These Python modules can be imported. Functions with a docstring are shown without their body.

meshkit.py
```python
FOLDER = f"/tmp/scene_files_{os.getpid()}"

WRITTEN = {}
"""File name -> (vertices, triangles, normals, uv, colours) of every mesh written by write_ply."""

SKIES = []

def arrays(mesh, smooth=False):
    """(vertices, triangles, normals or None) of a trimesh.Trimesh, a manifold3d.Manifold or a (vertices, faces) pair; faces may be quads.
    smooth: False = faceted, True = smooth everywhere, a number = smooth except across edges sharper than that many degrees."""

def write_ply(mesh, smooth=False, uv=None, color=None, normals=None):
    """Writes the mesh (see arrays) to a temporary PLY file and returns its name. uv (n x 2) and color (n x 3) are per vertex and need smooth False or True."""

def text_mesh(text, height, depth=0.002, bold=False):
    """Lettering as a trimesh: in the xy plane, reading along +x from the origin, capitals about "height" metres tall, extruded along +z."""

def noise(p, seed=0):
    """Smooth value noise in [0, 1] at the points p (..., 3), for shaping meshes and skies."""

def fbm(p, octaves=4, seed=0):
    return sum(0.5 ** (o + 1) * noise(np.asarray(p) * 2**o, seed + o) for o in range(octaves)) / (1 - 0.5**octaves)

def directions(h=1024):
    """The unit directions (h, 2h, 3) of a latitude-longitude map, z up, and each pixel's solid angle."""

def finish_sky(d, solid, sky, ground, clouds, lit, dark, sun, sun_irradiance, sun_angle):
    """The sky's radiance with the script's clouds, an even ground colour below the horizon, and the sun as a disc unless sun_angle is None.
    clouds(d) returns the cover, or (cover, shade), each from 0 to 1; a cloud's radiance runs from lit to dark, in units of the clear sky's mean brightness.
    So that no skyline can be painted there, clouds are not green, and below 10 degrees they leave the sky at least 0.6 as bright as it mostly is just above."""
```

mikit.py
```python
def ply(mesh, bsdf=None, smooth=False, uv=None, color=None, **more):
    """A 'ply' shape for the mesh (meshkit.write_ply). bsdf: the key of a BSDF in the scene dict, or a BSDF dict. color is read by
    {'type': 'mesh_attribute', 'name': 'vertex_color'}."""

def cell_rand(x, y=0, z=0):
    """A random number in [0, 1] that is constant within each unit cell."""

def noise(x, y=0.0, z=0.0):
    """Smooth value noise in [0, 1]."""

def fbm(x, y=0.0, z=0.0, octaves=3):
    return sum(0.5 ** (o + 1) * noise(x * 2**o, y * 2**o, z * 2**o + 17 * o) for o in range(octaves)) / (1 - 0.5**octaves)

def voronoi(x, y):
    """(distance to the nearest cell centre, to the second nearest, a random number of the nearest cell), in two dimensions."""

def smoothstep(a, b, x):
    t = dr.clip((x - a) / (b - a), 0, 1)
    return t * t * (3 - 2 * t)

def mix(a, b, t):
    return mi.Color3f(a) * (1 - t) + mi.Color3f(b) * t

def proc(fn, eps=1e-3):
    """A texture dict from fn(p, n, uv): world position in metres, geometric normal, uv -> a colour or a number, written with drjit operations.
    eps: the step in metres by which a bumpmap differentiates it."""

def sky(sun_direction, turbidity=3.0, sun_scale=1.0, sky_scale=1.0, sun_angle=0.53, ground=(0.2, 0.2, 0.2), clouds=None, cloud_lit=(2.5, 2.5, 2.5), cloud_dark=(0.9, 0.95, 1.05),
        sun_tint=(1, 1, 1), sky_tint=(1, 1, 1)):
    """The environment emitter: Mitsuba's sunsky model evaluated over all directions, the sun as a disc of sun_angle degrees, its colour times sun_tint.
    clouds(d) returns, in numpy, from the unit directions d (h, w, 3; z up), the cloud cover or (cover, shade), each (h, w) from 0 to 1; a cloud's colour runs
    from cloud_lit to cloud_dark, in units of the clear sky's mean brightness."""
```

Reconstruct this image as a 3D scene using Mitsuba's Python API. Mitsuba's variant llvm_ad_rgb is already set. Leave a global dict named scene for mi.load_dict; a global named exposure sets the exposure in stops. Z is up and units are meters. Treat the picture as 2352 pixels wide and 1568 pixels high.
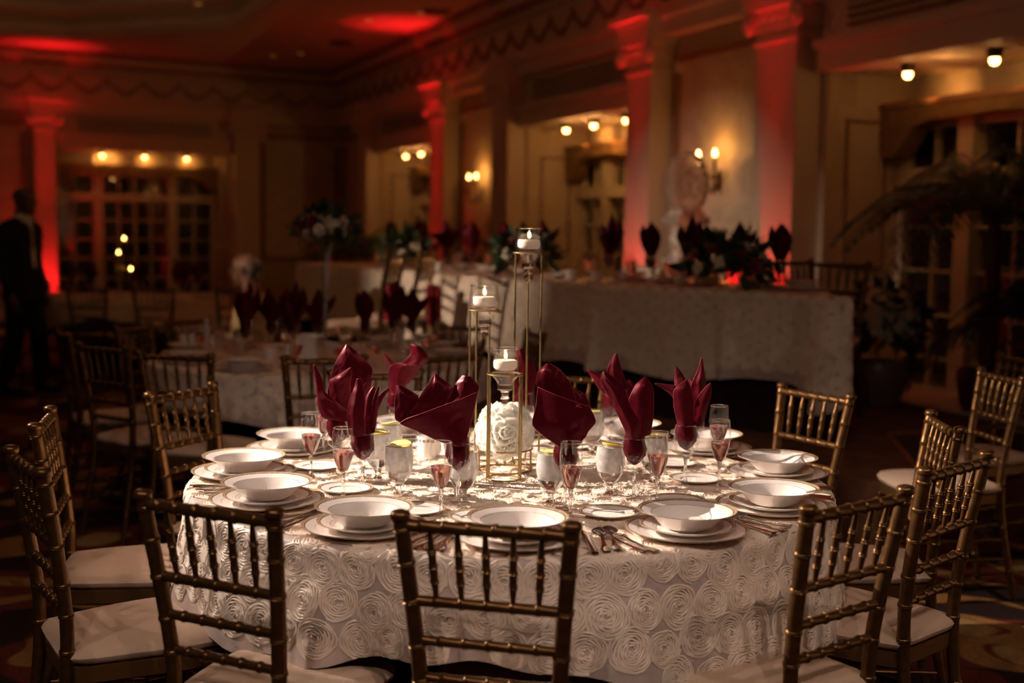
import math, random
import numpy as np, trimesh, manifold3d as m3, mitsuba as mi, drjit as dr, mikit, meshkit
from mikit import proc, noise, fbm, voronoi, smoothstep, mix

rng = np.random.default_rng(7)
scene, labels = {}, {}
T4 = mi.ScalarTransform4f
PI = math.pi

# ---------------------------------------------------------------- camera
F_PX, CAM_Z, PITCH, ROLL = 2900.0, 1.477, 0.0882, 0.0145
fw = [0, math.cos(PITCH), -math.sin(PITCH)]
scene['camera'] = {'type': 'thinlens', 'fov': math.degrees(2 * math.atan(1176 / F_PX)), 'fov_axis': 'x',
                   'aperture_radius': 0.0115, 'focus_distance': 3.30, 'near_clip': 0.05, 'far_clip': 200.0,
                   'to_world': T4().look_at(origin=[0, 0, CAM_Z], target=[fw[0], fw[1], CAM_Z + fw[2]], up=[-math.sin(ROLL), 0, math.cos(ROLL)])}
exposure = 3.0
LK = 2.0 ** -exposure            # every lamp below is given for exposure 0 and scaled by this

# ---------------------------------------------------------------- lights (room lamps that are built as objects carry their own emitters below)
def rgb(*c): return {'type': 'rgb', 'value': list(c)}
def spot(key, pos, aim, power, cutoff, beam, weight=1.0):
    scene[key] = {'type': 'spot', 'to_world': T4().look_at(origin=list(pos), target=list(aim), up=[0.01, 0.02, 1]), 'intensity': rgb(*(np.asarray(power) * LK)),
                  'cutoff_angle': float(cutoff), 'beam_width': float(beam), 'sampling_weight': float(weight)}
KEY = 1.0
# unseen lamps at left, out of view, lighting nearest table and head table
spot('unseen_light_from_left', (-3.2, 4.2, 2.55), (0.80, 3.62, 0.98), (150 * KEY, 124 * KEY, 104 * KEY), 23, 11, 10)
spot('unseen_light_on_head_table', (-5.5, 5.5, 2.4), (0.10, 9.4, 1.12), (62 * KEY, 47 * KEY, 34 * KEY), 12.5, 6.5, 7)
WARM, RED = np.array([1.0, 0.42, 0.085]), np.array([1.0, 0.012, 0.016])

# ---------------------------------------------------------------- helpers
used = {}
def key_of(name, parent=None):
    k = f'{parent}__{name}' if parent else name
    n = used.get(k, -1) + 1
    used[k] = n
    return k if n == 0 else f'{k}_{n:03d}'
def thing(name, label=None, cat=None, group=None, kind=None):
    k = key_of(name)
    tag(k, label, cat, group, kind)
    return k
def tag(k, label=None, cat=None, group=None, kind=None):
    d = {a: b for a, b in (('label', label), ('category', cat), ('group', group), ('kind', kind)) if b}
    if d: labels[k] = d
    return k
def ply(mesh, bsdf, smooth=30, **more): return mikit.ply(mesh, bsdf, smooth, **more)
def put(name, p, parent=None, M=None, label=None, cat=None, group=None, kind=None):
    k = key_of(name, parent)
    scene[k] = dict(p) if M is None else {**p, 'to_world': T4(M)}
    tag(k, label, cat, group, kind)
    return k
def MT(x=0, y=0, z=0):
    m = np.eye(4); m[:3, 3] = (x, y, z); return m
def RZ(deg):
    a = math.radians(deg); m = np.eye(4); m[0, :2] = (math.cos(a), -math.sin(a)); m[1, :2] = (math.sin(a), math.cos(a)); return m
def RX(deg):
    a = math.radians(deg); m = np.eye(4); m[1, 1:3] = (math.cos(a), -math.sin(a)); m[2, 1:3] = (math.sin(a), math.cos(a)); return m
def RY(deg):
    a = math.radians(deg); m = np.eye(4); m[0, 0] = m[2, 2] = math.cos(a); m[0, 2] = math.sin(a); m[2, 0] = -math.sin(a); return m
def SC(x, y=None, z=None):
    m = np.eye(4); m[0, 0] = x; m[1, 1] = x if y is None else y; m[2, 2] = x if z is None else z; return m
def xf(mesh, M): return (np.asarray(mesh[0]) @ M[:3, :3].T + M[:3, 3], mesh[1])
def cat(*ms):
    V, Fs, o = [], [], 0
    for v, f in ms:
        V.append(np.asarray(v, float)); Fs.append(np.asarray(f, int) + o); o += len(v)
    return np.vstack(V), np.vstack(Fs)
def grid_faces(n, m, wrap=False):
    i, j = np.meshgrid(np.arange(n - 1), np.arange(m if wrap else m - 1), indexing='ij')
    a, b = i * m + j, i * m + (j + 1) % m
    c, d = (i + 1) * m + (j + 1) % m, (i + 1) * m + j
    return np.vstack([np.stack([a, b, c], -1).reshape(-1, 3), np.stack([a, c, d], -1).reshape(-1, 3)])
def lathe(prof, n=40):
    """Profile (r, z) from bottom outside... turned about z; normals face right of the walking direction (outwards when going up)."""
    p = np.asarray(prof, float); a = np.arange(n) * 2 * PI / n
    V = np.stack([p[:, :1] * np.cos(a), p[:, :1] * np.sin(a), np.repeat(p[:, 1:], n, 1)], -1).reshape(-1, 3)
    f = grid_faces(len(p), n, True)
    ar = np.linalg.norm(np.cross(V[f[:, 1]] - V[f[:, 0]], V[f[:, 2]] - V[f[:, 0]]), axis=1)
    return V, f[ar > 1e-13]
def tube(path, rad, sides=8, closed=False, caps=True):
    p = np.asarray(path, float); n = len(p); rad = np.broadcast_to(rad, (n,))
    if closed: t = np.roll(p, -1, 0) - np.roll(p, 1, 0)
    else: t = np.gradient(p, axis=0)
    t = t / (np.linalg.norm(t, axis=1, keepdims=True) + 1e-12)
    ref = np.array([0, 0, 1.0]) if abs(t[0, 2]) < 0.8 else np.array([1.0, 0, 0])
    A = np.zeros_like(p); a = np.cross(t[0], ref); a /= np.linalg.norm(a)
    for i in range(n):
        a = a - t[i] * (a @ t[i]); a /= np.linalg.norm(a) + 1e-12; A[i] = a
    B = np.cross(t, A); ang = np.arange(sides) * 2 * PI / sides
    V = (p[:, None] + rad[:, None, None] * (np.cos(ang)[None, :, None] * A[:, None] + np.sin(ang)[None, :, None] * B[:, None])).reshape(-1, 3)
    f = grid_faces(n + (1 if closed else 0), sides, True) % (n * sides)
    if caps and not closed:
        V = np.vstack([V, p[:1], p[-1:]]); k = np.arange(sides); e = n * sides
        f = np.vstack([f, np.stack([k, np.full(sides, e), (k + 1) % sides], -1), np.stack([e - sides + k, e - sides + (k + 1) % sides, np.full(sides, e + 1)], -1)])
    return V, f[:, ::-1]
def box(x0, x1, y0, y1, z0, z1):
    v = np.array([[x, y, z] for x in (x0, x1) for y in (y0, y1) for z in (z0, z1)], float)
    f = np.array([[0, 1, 3], [0, 3, 2], [4, 6, 7], [4, 7, 5], [0, 4, 5], [0, 5, 1], [2, 3, 7], [2, 7, 6], [0, 2, 6], [0, 6, 4], [1, 5, 7], [1, 7, 3]])
    return v, f
def rbox(x0, x1, y0, y1, z0, z1, r=0.01, seg=8):
    s = m3.Manifold.sphere(r, seg)
    return m3.Manifold.batch_hull([s.translate((x, y, z)) for x in (x0 + r, x1 - r) for y in (y0 + r, y1 - r) for z in (z0 + r, z1 - r)])
def mm(man):
    m = man.to_mesh(); return np.array(m.vert_properties[:, :3], float), np.array(m.tri_verts, int)
def spline(P, n):
    """Catmull-Rom resampling of a polyline to n points, even in length."""
    P = np.asarray(P, float); q = np.vstack([2 * P[0] - P[1], P, 2 * P[-1] - P[-2]]); out = []
    for i in range(1, len(q) - 2):
        t = np.linspace(0, 1, 14, endpoint=False)[:, None]
        out.append(0.5 * (2 * q[i] + (q[i + 1] - q[i - 1]) * t + (2 * q[i - 1] - 5 * q[i] + 4 * q[i + 1] - q[i + 2]) * t**2 + (3 * q[i] - q[i - 1] - 3 * q[i + 1] + q[i + 2]) * t**3))
    out = np.vstack(out + [P[-1:]]); s = np.concatenate([[0], np.cumsum(np.linalg.norm(np.diff(out, axis=0), axis=1))])
    return np.stack([np.interp(np.linspace(0, s[-1], n), s, out[:, k]) for k in range(out.shape[1])], -1)
def shell(V, nu, nv, th):
    """An open grid sheet (nu x nv) given thickness th: a closed mesh."""
    G = V.reshape(nu, nv, 3); du, dv = np.gradient(G, axis=0), np.gradient(G, axis=1)
    N = np.cross(du, dv); N /= np.linalg.norm(N, axis=2, keepdims=True) + 1e-9
    top, bot = (G + N * th / 2).reshape(-1, 3), (G - N * th / 2).reshape(-1, 3)
    f = grid_faces(nu, nv); n = nu * nv
    ring = np.concatenate([np.arange(nv), np.arange(1, nu) * nv + nv - 1, (nu - 1) * nv + np.arange(nv - 2, -1, -1), np.arange(nu - 2, 0, -1) * nv])
    r2 = np.roll(ring, -1)
    side = np.vstack([np.stack([ring, ring + n, r2 + n], -1), np.stack([ring, r2 + n, r2], -1)])
    return np.vstack([top, bot]), np.vstack([f, f[:, ::-1] + n, side])

# ---------------------------------------------------------------- materials
def pr(key, col, rough=0.5, metal=0.0, spec=0.5, two=True, **k):
    b = {'type': 'principled', 'base_color': rgb(*col) if isinstance(col, (tuple, list)) else col, 'roughness': rough, 'metallic': metal, **({} if 'eta' in k else {'specular': spec}), **k}
    scene[key] = {'type': 'twosided', 'bsdf': b} if two else b
    return key
def cnoise(a, b, f, oct=3, aniso=(1, 1, 1)):
    def fn(p, n, uv): return mix(a, b, smoothstep(0.3, 0.7, fbm(p.x * f * aniso[0], p.y * f * aniso[1], p.z * f * aniso[2], oct)))
    return proc(fn)
pr('m_chair_gold', cnoise((0.135, 0.064, 0.022), (0.17, 0.085, 0.030), 60), 0.30, 0.8)
pr('m_cushion', cnoise((0.56, 0.40, 0.295), (0.60, 0.43, 0.32), 9), 0.75, 0, 0.25)
pr('m_seat_frame', (0.20, 0.10, 0.035), 0.42, 0.7)
pr('m_cloth', cnoise((0.50, 0.40, 0.36), (0.57, 0.455, 0.41), 30), 0.48, 0, 0.5, sheen=0.5)
pr('m_ribbon', cnoise((0.78, 0.65, 0.53), (0.84, 0.71, 0.59), 25), 0.33, 0, 0.6, sheen=0.3)
pr('m_cloth_far', cnoise((0.56, 0.47, 0.39), (0.66, 0.56, 0.46), 26), 0.55, 0, 0.4)
pr('m_skirt', (0.035, 0.006, 0.007), 0.8, 0, 0.2)
pr('m_skirt_black', (0.022, 0.006, 0.007), 0.8, 0, 0.2)
def plate_col(p, n, uv):
    d = uv.x; v = uv.y * 2 * PI
    dash = dr.sin(v * 110) > -0.1
    white, gold, dark = mi.Color3f(0.76, 0.70, 0.655), mi.Color3f(0.46, 0.28, 0.11), mi.Color3f(0.085, 0.045, 0.022)
    c = dr.select(d < 0.0013, gold, white)
    c = dr.select((d > 0.0016) & (d < 0.0042), dr.select(dash, dark, gold), c)
    c = dr.select((d > 0.0055) & (d < 0.0100), dr.select((d > 0.0070) & (d < 0.0082), gold, dark), c)
    key8 = dr.abs(v * 8 / (2 * PI) - dr.round(v * 8 / (2 * PI))) < 0.018
    c = dr.select(key8 & (d > 0.0055) & (d < 0.0100), gold, c)
    return dr.select((d > 0.0318) & (d < 0.0326), dark * 2, c)
pr('m_china', proc(plate_col), 0.16, 0, 0.55, clearcoat=0.8, clearcoat_gloss=0.96)
pr('m_china_plain', (0.80, 0.76, 0.71), 0.2, 0, 0.5, clearcoat=0.5, clearcoat_gloss=0.95)
pr('m_steel', (0.78, 0.74, 0.70), 0.13, 1.0)
scene['m_thin_glass'] = {'type': 'thindielectric', 'int_ior': 1.62}
scene['m_glass'] = {'type': 'dielectric', 'int_ior': 1.5}
scene['m_water'] = {'type': 'dielectric', 'int_ior': 1.33}
scene['m_rose_wine'] = {'type': 'dielectric', 'int_ior': 1.34, 'specular_transmittance': rgb(0.93, 0.62, 0.52)}
pr('m_ice_water', cnoise((0.74, 0.72, 0.69), (0.94, 0.93, 0.91), 70), 0.35, 0, 0.5, two=False, spec_trans=0.40, eta=1.33)
scene['m_carved_ice'] = {'type': 'blendbsdf', 'weight': 0.16, 'a': {'type': 'roughdielectric', 'int_ior': 1.31, 'alpha': 0.08}, 'b': {'type': 'twosided', 'bsdf': {'type': 'diffuse', 'reflectance': rgb(.85, .83, .80)}}}
scene['m_frosted_ice'] = {'type': 'blendbsdf', 'weight': proc(lambda p, n, uv: 0.25 + 0.5 * smoothstep(0.4, 0.65, fbm(p.x * 14, p.y * 14, p.z * 14, 3))), 'a': {'type': 'roughdielectric', 'int_ior': 1.31, 'alpha': 0.12}, 'b': {'type': 'twosided', 'bsdf': {'type': 'diffuse', 'reflectance': rgb(.88, .86, .82)}}}
pr('m_napkin', cnoise((0.068, 0.0022, 0.0070), (0.082, 0.0028, 0.0085), 40), 0.34, 0.30, 0.10)
pr('m_hem', (0.22, 0.022, 0.035), 0.5, 0, 0.3)
pr('m_wax', (0.82, 0.72, 0.62), 0.45, 0, 0.4)
pr('m_wick', (0.02, 0.015, 0.01), 0.8)
pr('m_wire_gold', (0.36, 0.25, 0.11), 0.34, 0.9)
scene['m_petal'] = {'type': 'principledthin', 'base_color': rgb(0.95, 0.94, 0.89), 'roughness': 0.5, 'diff_trans': 0.9, 'spec_trans': 0.0, 'eta': 1.4}
pr('m_petal_core', (0.80, 0.80, 0.70), 0.7)
pr('m_lemon_rind', (0.92, 0.66, 0.03), 0.4)
pr('m_lemon_flesh', (0.92, 0.80, 0.34), 0.35)
pr('m_berry', (0.45, 0.02, 0.03), 0.35)
pr('m_paper', (0.80, 0.76, 0.74), 0.7)
# room
pr('m_wall', (0.50, 0.37, 0.24), 0.75, 0, 0.3)
def damask(p, n, uv):
    s = fbm(p.x * 5, p.y * 5, p.z * 5, 3)
    k = smoothstep(0.46, 0.54, noise(p.x * 9 + 3 * s, p.y * 9 + 3 * s, p.z * 7 + 3 * s))
    return mix((0.52, 0.42, 0.30), (0.57, 0.465, 0.34), k)
pr('m_wallpaper', proc(damask), 0.6, 0, 0.35)
pr('m_trim', (0.62, 0.50, 0.39), 0.6, 0, 0.35)
pr('m_moulding', (0.30, 0.14, 0.07), 0.6, 0, 0.35)
pr('m_ceiling', (0.52, 0.40, 0.30), 0.85, 0, 0.2)
pr('m_valance', cnoise((0.22, 0.12, 0.05), (0.27, 0.15, 0.065), 14), 0.7, 0, 0.3)
pr('m_window_frame', (0.66, 0.56, 0.42), 0.5, 0, 0.4)
pr('m_bronze', (0.10, 0.06, 0.03), 0.45, 0.7)
pr('m_black', (0.012, 0.012, 0.013), 0.6)
def carpet(p, n, uv):
    w = fbm(p.x * 1.3, p.y * 1.3, 3.0, 3)
    d1, d2, r = voronoi(p.x * 0.95 + 0.7 * w, p.y * 0.95 + 0.7 * w)
    scroll = dr.sin((d1 * 9 + 5 * w) * 2.2)
    c = mix((0.085, 0.016, 0.010), (0.20, 0.095, 0.030), smoothstep(0.25, 0.6, scroll))
    c = mix(c, (0.018, 0.009, 0.008), smoothstep(0.3, 0.55, dr.sin(d2 * 11 + 4 * w)))
    c = mix(c, (0.26, 0.16, 0.06), smoothstep(0.12, 0.08, d1) * 0.8)
    return c * (0.75 + 0.5 * noise(p.x * 160, p.y * 160, 1.0))
pr('m_carpet', proc(carpet), 0.95, 0, 0.1)
pr('m_dais', cnoise((0.085, 0.035, 0.018), (0.12, 0.05, 0.028), 12), 0.9, 0, 0.1)
pr('m_wood', (0.22, 0.07, 0.03), 0.45)
pr('m_leaf', cnoise((0.020, 0.040, 0.012), (0.04, 0.07, 0.02), 20), 0.5, 0, 0.4)
pr('m_palm', cnoise((0.012, 0.022, 0.008), (0.02, 0.03, 0.012), 8), 0.5, 0, 0.4)
pr('m_bloom_white', (0.75, 0.70, 0.58), 0.6)
pr('m_bloom_pink', (0.55, 0.20, 0.20), 0.6)
pr('m_bloom_red', (0.22, 0.02, 0.03), 0.6)
pr('m_skin_dark', (0.105, 0.055, 0.036), 0.45, 0, 0.5)
pr('m_skin_pale', (0.30, 0.15, 0.10), 0.5, 0, 0.4)
pr('m_suit', (0.010, 0.010, 0.016), 0.8, 0, 0.2)
pr('m_shirt', (0.62, 0.58, 0.55), 0.8)
pr('m_shirt_yellow', (0.66, 0.50, 0.24), 0.8)
pr('m_hair', (0.13, 0.09, 0.075), 0.8)
pr('m_velvet', (0.22, 0.008, 0.018), 0.75, 0, 0.3, sheen=1.0, sheen_tint=0.7)
pr('m_gold_band', (0.60, 0.42, 0.10), 0.5, 0.3)
pr('m_pot', cnoise((0.16, 0.11, 0.09), (0.22, 0.15, 0.12), 6), 0.35)
pr('m_pot_red', (0.09, 0.022, 0.014), 0.35)
pr('m_crimson_card', (0.55, 0.03, 0.02), 0.6)
pr('m_plastic_white', (0.7, 0.68, 0.68), 0.4)
pr('m_plastic_purple', (0.30, 0.10, 0.32), 0.4)

def emits(col, power): return {'type': 'area', 'radiance': rgb(*(np.asarray(col) * power * LK))}
def point(key, pos, col, power, weight=1.0): scene[key] = {'type': 'point', 'position': [float(v) for v in pos], 'intensity': rgb(*(np.asarray(col) * power * LK)), 'sampling_weight': float(weight)}
def lamp(p, col, power, weight=1.0): return {**p, 'emitter': {**emits(col, power), 'sampling_weight': float(weight)}}
# ---------------------------------------------------------------- the ballroom
# two wall frames that meet at the corner: u along a wall from the corner, n out of the wall into the room
C0 = np.array([-2.928, 21.853])
ra, rb_ = math.radians(-22), math.radians(31)
WALLS = {'right': (-np.array([math.sin(ra), math.cos(ra)]), np.array([-math.cos(ra), math.sin(ra)])),
         'back': (np.array([-math.cos(rb_), -math.sin(rb_)]), np.array([math.sin(rb_), -math.cos(rb_)]))}
def WM(side):
    u, n = WALLS[side]; m = np.eye(4)
    m[:2, 0], m[:2, 1], m[:2, 3] = u, n, C0
    return m
def wbox(side, u0, u1, n0, n1, z0, z1):
    v, f = xf(box(u0, u1, n0, n1, z0, z1), WM(side))
    return (v, f[:, ::-1]) if np.linalg.det(WM(side)[:3, :3]) < 0 else (v, f)
def wpt(side, u, n, z): return (WM(side) @ np.array([u, n, z, 1.0]))[:3]
def wmesh(side, mesh):
    v, f = xf(mesh, WM(side)); return (v, f[:, ::-1]) if np.linalg.det(WM(side)[:3, :3]) < 0 else (v, f)
CEIL = 4.06
put('floor', ply(box(-22, 14, -9, 30, -0.1, 0.0), 'm_carpet', False), kind='structure', label='dark red and gold patterned ballroom carpet')

# openings (u from, to) with a window each, and the piers between
OPEN = {'right': [(2.3, 5.32), (8.2, 11.0), (13.75, 16.75)], 'back': [(2.05, 4.72)]}
PIER = {'right': [(1.72, 2.28), (5.34, 5.98), (7.62, 8.18), (11.02, 11.52), (13.12, 13.70), (16.8, 17.4)], 'back': [(1.56, 2.03), (4.76, 5.12), (7.2, 7.7)]}
END = {'right': 24.0, 'back': 13.0}
DEPTH = 0.72
win_n, trim_n = 0, 0
for side in ('right', 'back'):
    segs, u = [], 0.0
    for a, b in OPEN[side] + [(END[side], END[side])]:
        segs.append((u, a)); u = b
    wall = put(f'wall_{side}', ply(cat(*[wbox(side, a, b, -0.25, 0, 0, CEIL) for a, b in segs], *[wbox(side, a, b, -0.25, 0, 2.64, CEIL) for a, b in OPEN[side]]), 'm_wall', False),
               kind='structure', label=f'cream panelled ballroom wall on the {side}')
    # papered panels between the piers, with a raised moulding round each
    bays = [(0.15, 1.6), (6.1, 7.5), (11.62, 13.02), (17.5, 22)] if side == 'right' else [(0.15, 1.45), (5.22, 7.1), (7.8, 12)]
    for a, b in bays:
        put('wallpaper', ply(wbox(side, a, b, 0.0, 0.012, 0.95, 2.93), 'm_wallpaper', False), wall)
        fr = cat(wbox(side, a - .03, a + .03, 0, .04, .95, 2.96), wbox(side, b - .03, b + .03, 0, .04, .95, 2.96), wbox(side, a - .03, b + .03, 0, .04, 2.93, 2.99), wbox(side, a - .03, b + .03, 0, .05, .9, .97))
        put('panel_moulding', ply(fr, 'm_moulding', False), wall)
        put('corner_ornament', ply(cat(*[wmesh(side, xf(cat(lathe([(0, 0), (.07, 0), (.06, .03), (.02, .04), (0, .04)], 10)), MT(x, .01, z) @ RX(-90))) for x in (a, b) for z in (2.9,)]), 'm_trim', 30), wall)
    # window recess: side jambs, soffit, window wall behind
    for a, b in OPEN[side]:
        rec = cat(wbox(side, a - .12, a, -DEPTH, 0.0, 0, 2.64), wbox(side, b, b + .12, -DEPTH, 0.0, 0, 2.64), wbox(side, a - .12, b + .12, -DEPTH - .1, 0.0, 2.62, 2.74), wbox(side, a, b, -DEPTH - .1, -DEPTH, 2.26, 2.64), wbox(side, a, b, -DEPTH - .1, -DEPTH, 0, .22))
        if a > 13: rec = cat(rec, wbox(side, a, b, -DEPTH - .1, 0.02, 0, .40))
        put('recess', ply(rec, 'm_trim', False), wall)
        for x0, x1, s in ((a, a + .02, 1), (b - .02, b, -1)):
            for z0, z1 in ((1.25, 2.28), (.3, 1.05)):
                put('jamb_panel', ply(cat(*[wbox(side, x0, x1, n0, n1, q0, q1) for n0, n1, q0, q1 in ((-.52, -.50, z0, z1), (-.18, -.16, z0, z1), (-.52, -.16, z0 - .02, z0), (-.52, -.16, z1, z1 + .02))]), 'm_moulding', False), wall)
        # the window itself: frame, mullions, muntins and every pane
        win_n += 1
        W = f'window_{win_n}'
        tag(W, f'tall white multi-paned window in the recess, night outside', kind='structure')
        n0, n1 = -DEPTH + .0, -DEPTH + .08
        e = .08
        m1, m2 = a + .74, b - .74
        fr = [wbox(side, a, a + e, n0, n1, .2, 2.3), wbox(side, b - e, b, n0, n1, .2, 2.3), wbox(side, a, b, n0, n1, 2.24, 2.32), wbox(side, a, b, n0, n1, .2, .3)]
        put('frame', ply(cat(*fr), 'm_window_frame', False), W)
        put('transom', ply(wbox(side, a, b, n0, n1 + .05, 1.84, 1.96), 'm_window_frame', False), W)
        for x in (m1, m2): put('mullion', ply(wbox(side, x - .075, x + .075, n0, n1 + .05, .2, 2.3), 'm_window_frame', False), W)
        cols = list(np.linspace(a + e, m1 - .075, 3)) + list(np.linspace(m1 + .075, m2 - .075, 5)) + list(np.linspace(m2 + .075, b - e, 3))
        spans = [(cols[i], cols[i + 1]) for i in range(len(cols) - 1) if i not in (2, 7)]
        rows = [.30, .61, .92, 1.23, 1.54, 1.84]
        for i, x in enumerate(cols):
            if i in (1, 4, 5, 6, 9): put('muntin', ply(wbox(side, x - .014, x + .014, n0 + .01, n1 - .02, .3, 2.24), 'm_window_frame', False), W)
        for z in rows[1:-1]:
            for x0, x1 in ((a + e, m1 - .075), (m1 + .075, m2 - .075), (m2 + .075, b - e)):
                put('muntin', ply(wbox(side, x0, x1, n0 + .01, n1 - .02, z - .013, z + .013), 'm_window_frame', False), W)
        for x0, x1 in spans:
            for z0, z1 in list(zip(rows[:-1], rows[1:])) + [(1.96, 2.24)]:
                c = (WM(side) @ np.array([[x0, n0 + .03, z0, 1], [x1, n0 + .03, z0, 1], [x1, n0 + .03, z1, 1], [x0, n0 + .03, z1, 1.0]]).T).T[:, :3]
                put('pane', ply((c, np.array([[0, 1, 2], [0, 2, 3]])), 'm_thin_glass', False), W)
        # upholstered cornice board (valance) with bell-shaped sides
        w_ = b - a
        out = [(0, 0), (w_, 0), (w_, -.30), (w_ - .06, -.37), (w_ - .16, -.36), (w_ - .25, -.28), (w_ - .34, -.17), (w_ - .5, -.13), (w_ * .5 + .3, -.11), (w_ * .5, -.13), (w_ * .5 - .3, -.11), (.5, -.13), (.34, -.17), (.25, -.28), (.16, -.36), (.06, -.37), (0, -.30)]
        tm = trimesh.creation.extrude_polygon(__import__('shapely').geometry.Polygon(out), .16, engine='earcut')
        v = np.array(tm.vertices); v = np.stack([v[:, 0] + a, v[:, 2] - DEPTH + .10, v[:, 1] + 2.40], -1)
        val = put('window_valance', ply(wmesh(side, (v, np.array(tm.faces)[:, ::-1])), 'm_valance', False), label=['tan cornice board over the window at the far end of the right wall', 'tan cornice board over the middle right window beside the ice sculpture', 'tan cornice board over the right-hand window by the palm', 'tan cornice board over the window behind the standing man'][win_n - 1], cat='valance', group=None)
        put('trim_cord', ply(wbox(side, a, b, -DEPTH + .255, -DEPTH + .275, 2.38, 2.42), 'm_moulding', False), val)
        # beam over the opening with two long sunk slots
        beam = [wbox(side, a - .02, b + .02, 0, .10, 2.62, 2.80), wbox(side, a - .02, b + .02, 0, .05, 2.80, 3.16), wbox(side, a - .02, b + .02, 0, .14, 2.78, 2.84)]
        put('recess_beam', ply(cat(*beam), 'm_trim', False), wall)
        for z in (2.92, 3.03): put('slot_moulding', ply(cat(wbox(side, a + .3, b - .3, .05, .085, z - .02, z), wbox(side, a + .3, b - .3, .05, .085, z + .035, z + .055)), 'm_moulding', False), wall)
    # piers with ionic capitals
    for a, b in PIER[side]:
        trim_n += 1
        P = f'trim_{trim_n}'
        tag(P, 'square cream pilaster with a scrolled capital', kind='structure')
        put('shaft', ply(wbox(side, a + .03, b - .03, 0, .22, 0.15, 2.95), 'm_trim', False), P)
        put('plinth', ply(wbox(side, a - .01, b + .01, 0, .26, 0, .22), 'm_trim', False), P)
        put('necking', ply(wbox(side, a + .005, b - .005, 0, .245, 2.86, 2.89), 'm_trim', False), P)
        put('abacus', ply(cat(wbox(side, a - .05, b + .05, 0, .30, 3.10, 3.16), wbox(side, a + .0, b - .0, 0, .25, 2.95, 3.10)), 'm_trim', False), P)
        vol = lathe([(0, -.02), (.075, -.02), (.085, 0), (.075, .02), (.045, .02), (.04, .035), (0, .04)], 14)
        for x in (a - .02, b + .02):
            put('volute', ply(wmesh(side, xf(vol, MT(x, .27, 3.02) @ RX(-90))), 'm_trim', 30), P)
        for k in range(5):
            put('egg', ply(wmesh(side, xf(lathe([(0, -.03), (.02, -.02), (.028, 0), (.02, .02), (0, .03)], 8), MT(a + .08 + k * (b - a - .16) / 4, .25, 3.04))), 'm_trim', 30), P)
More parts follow.
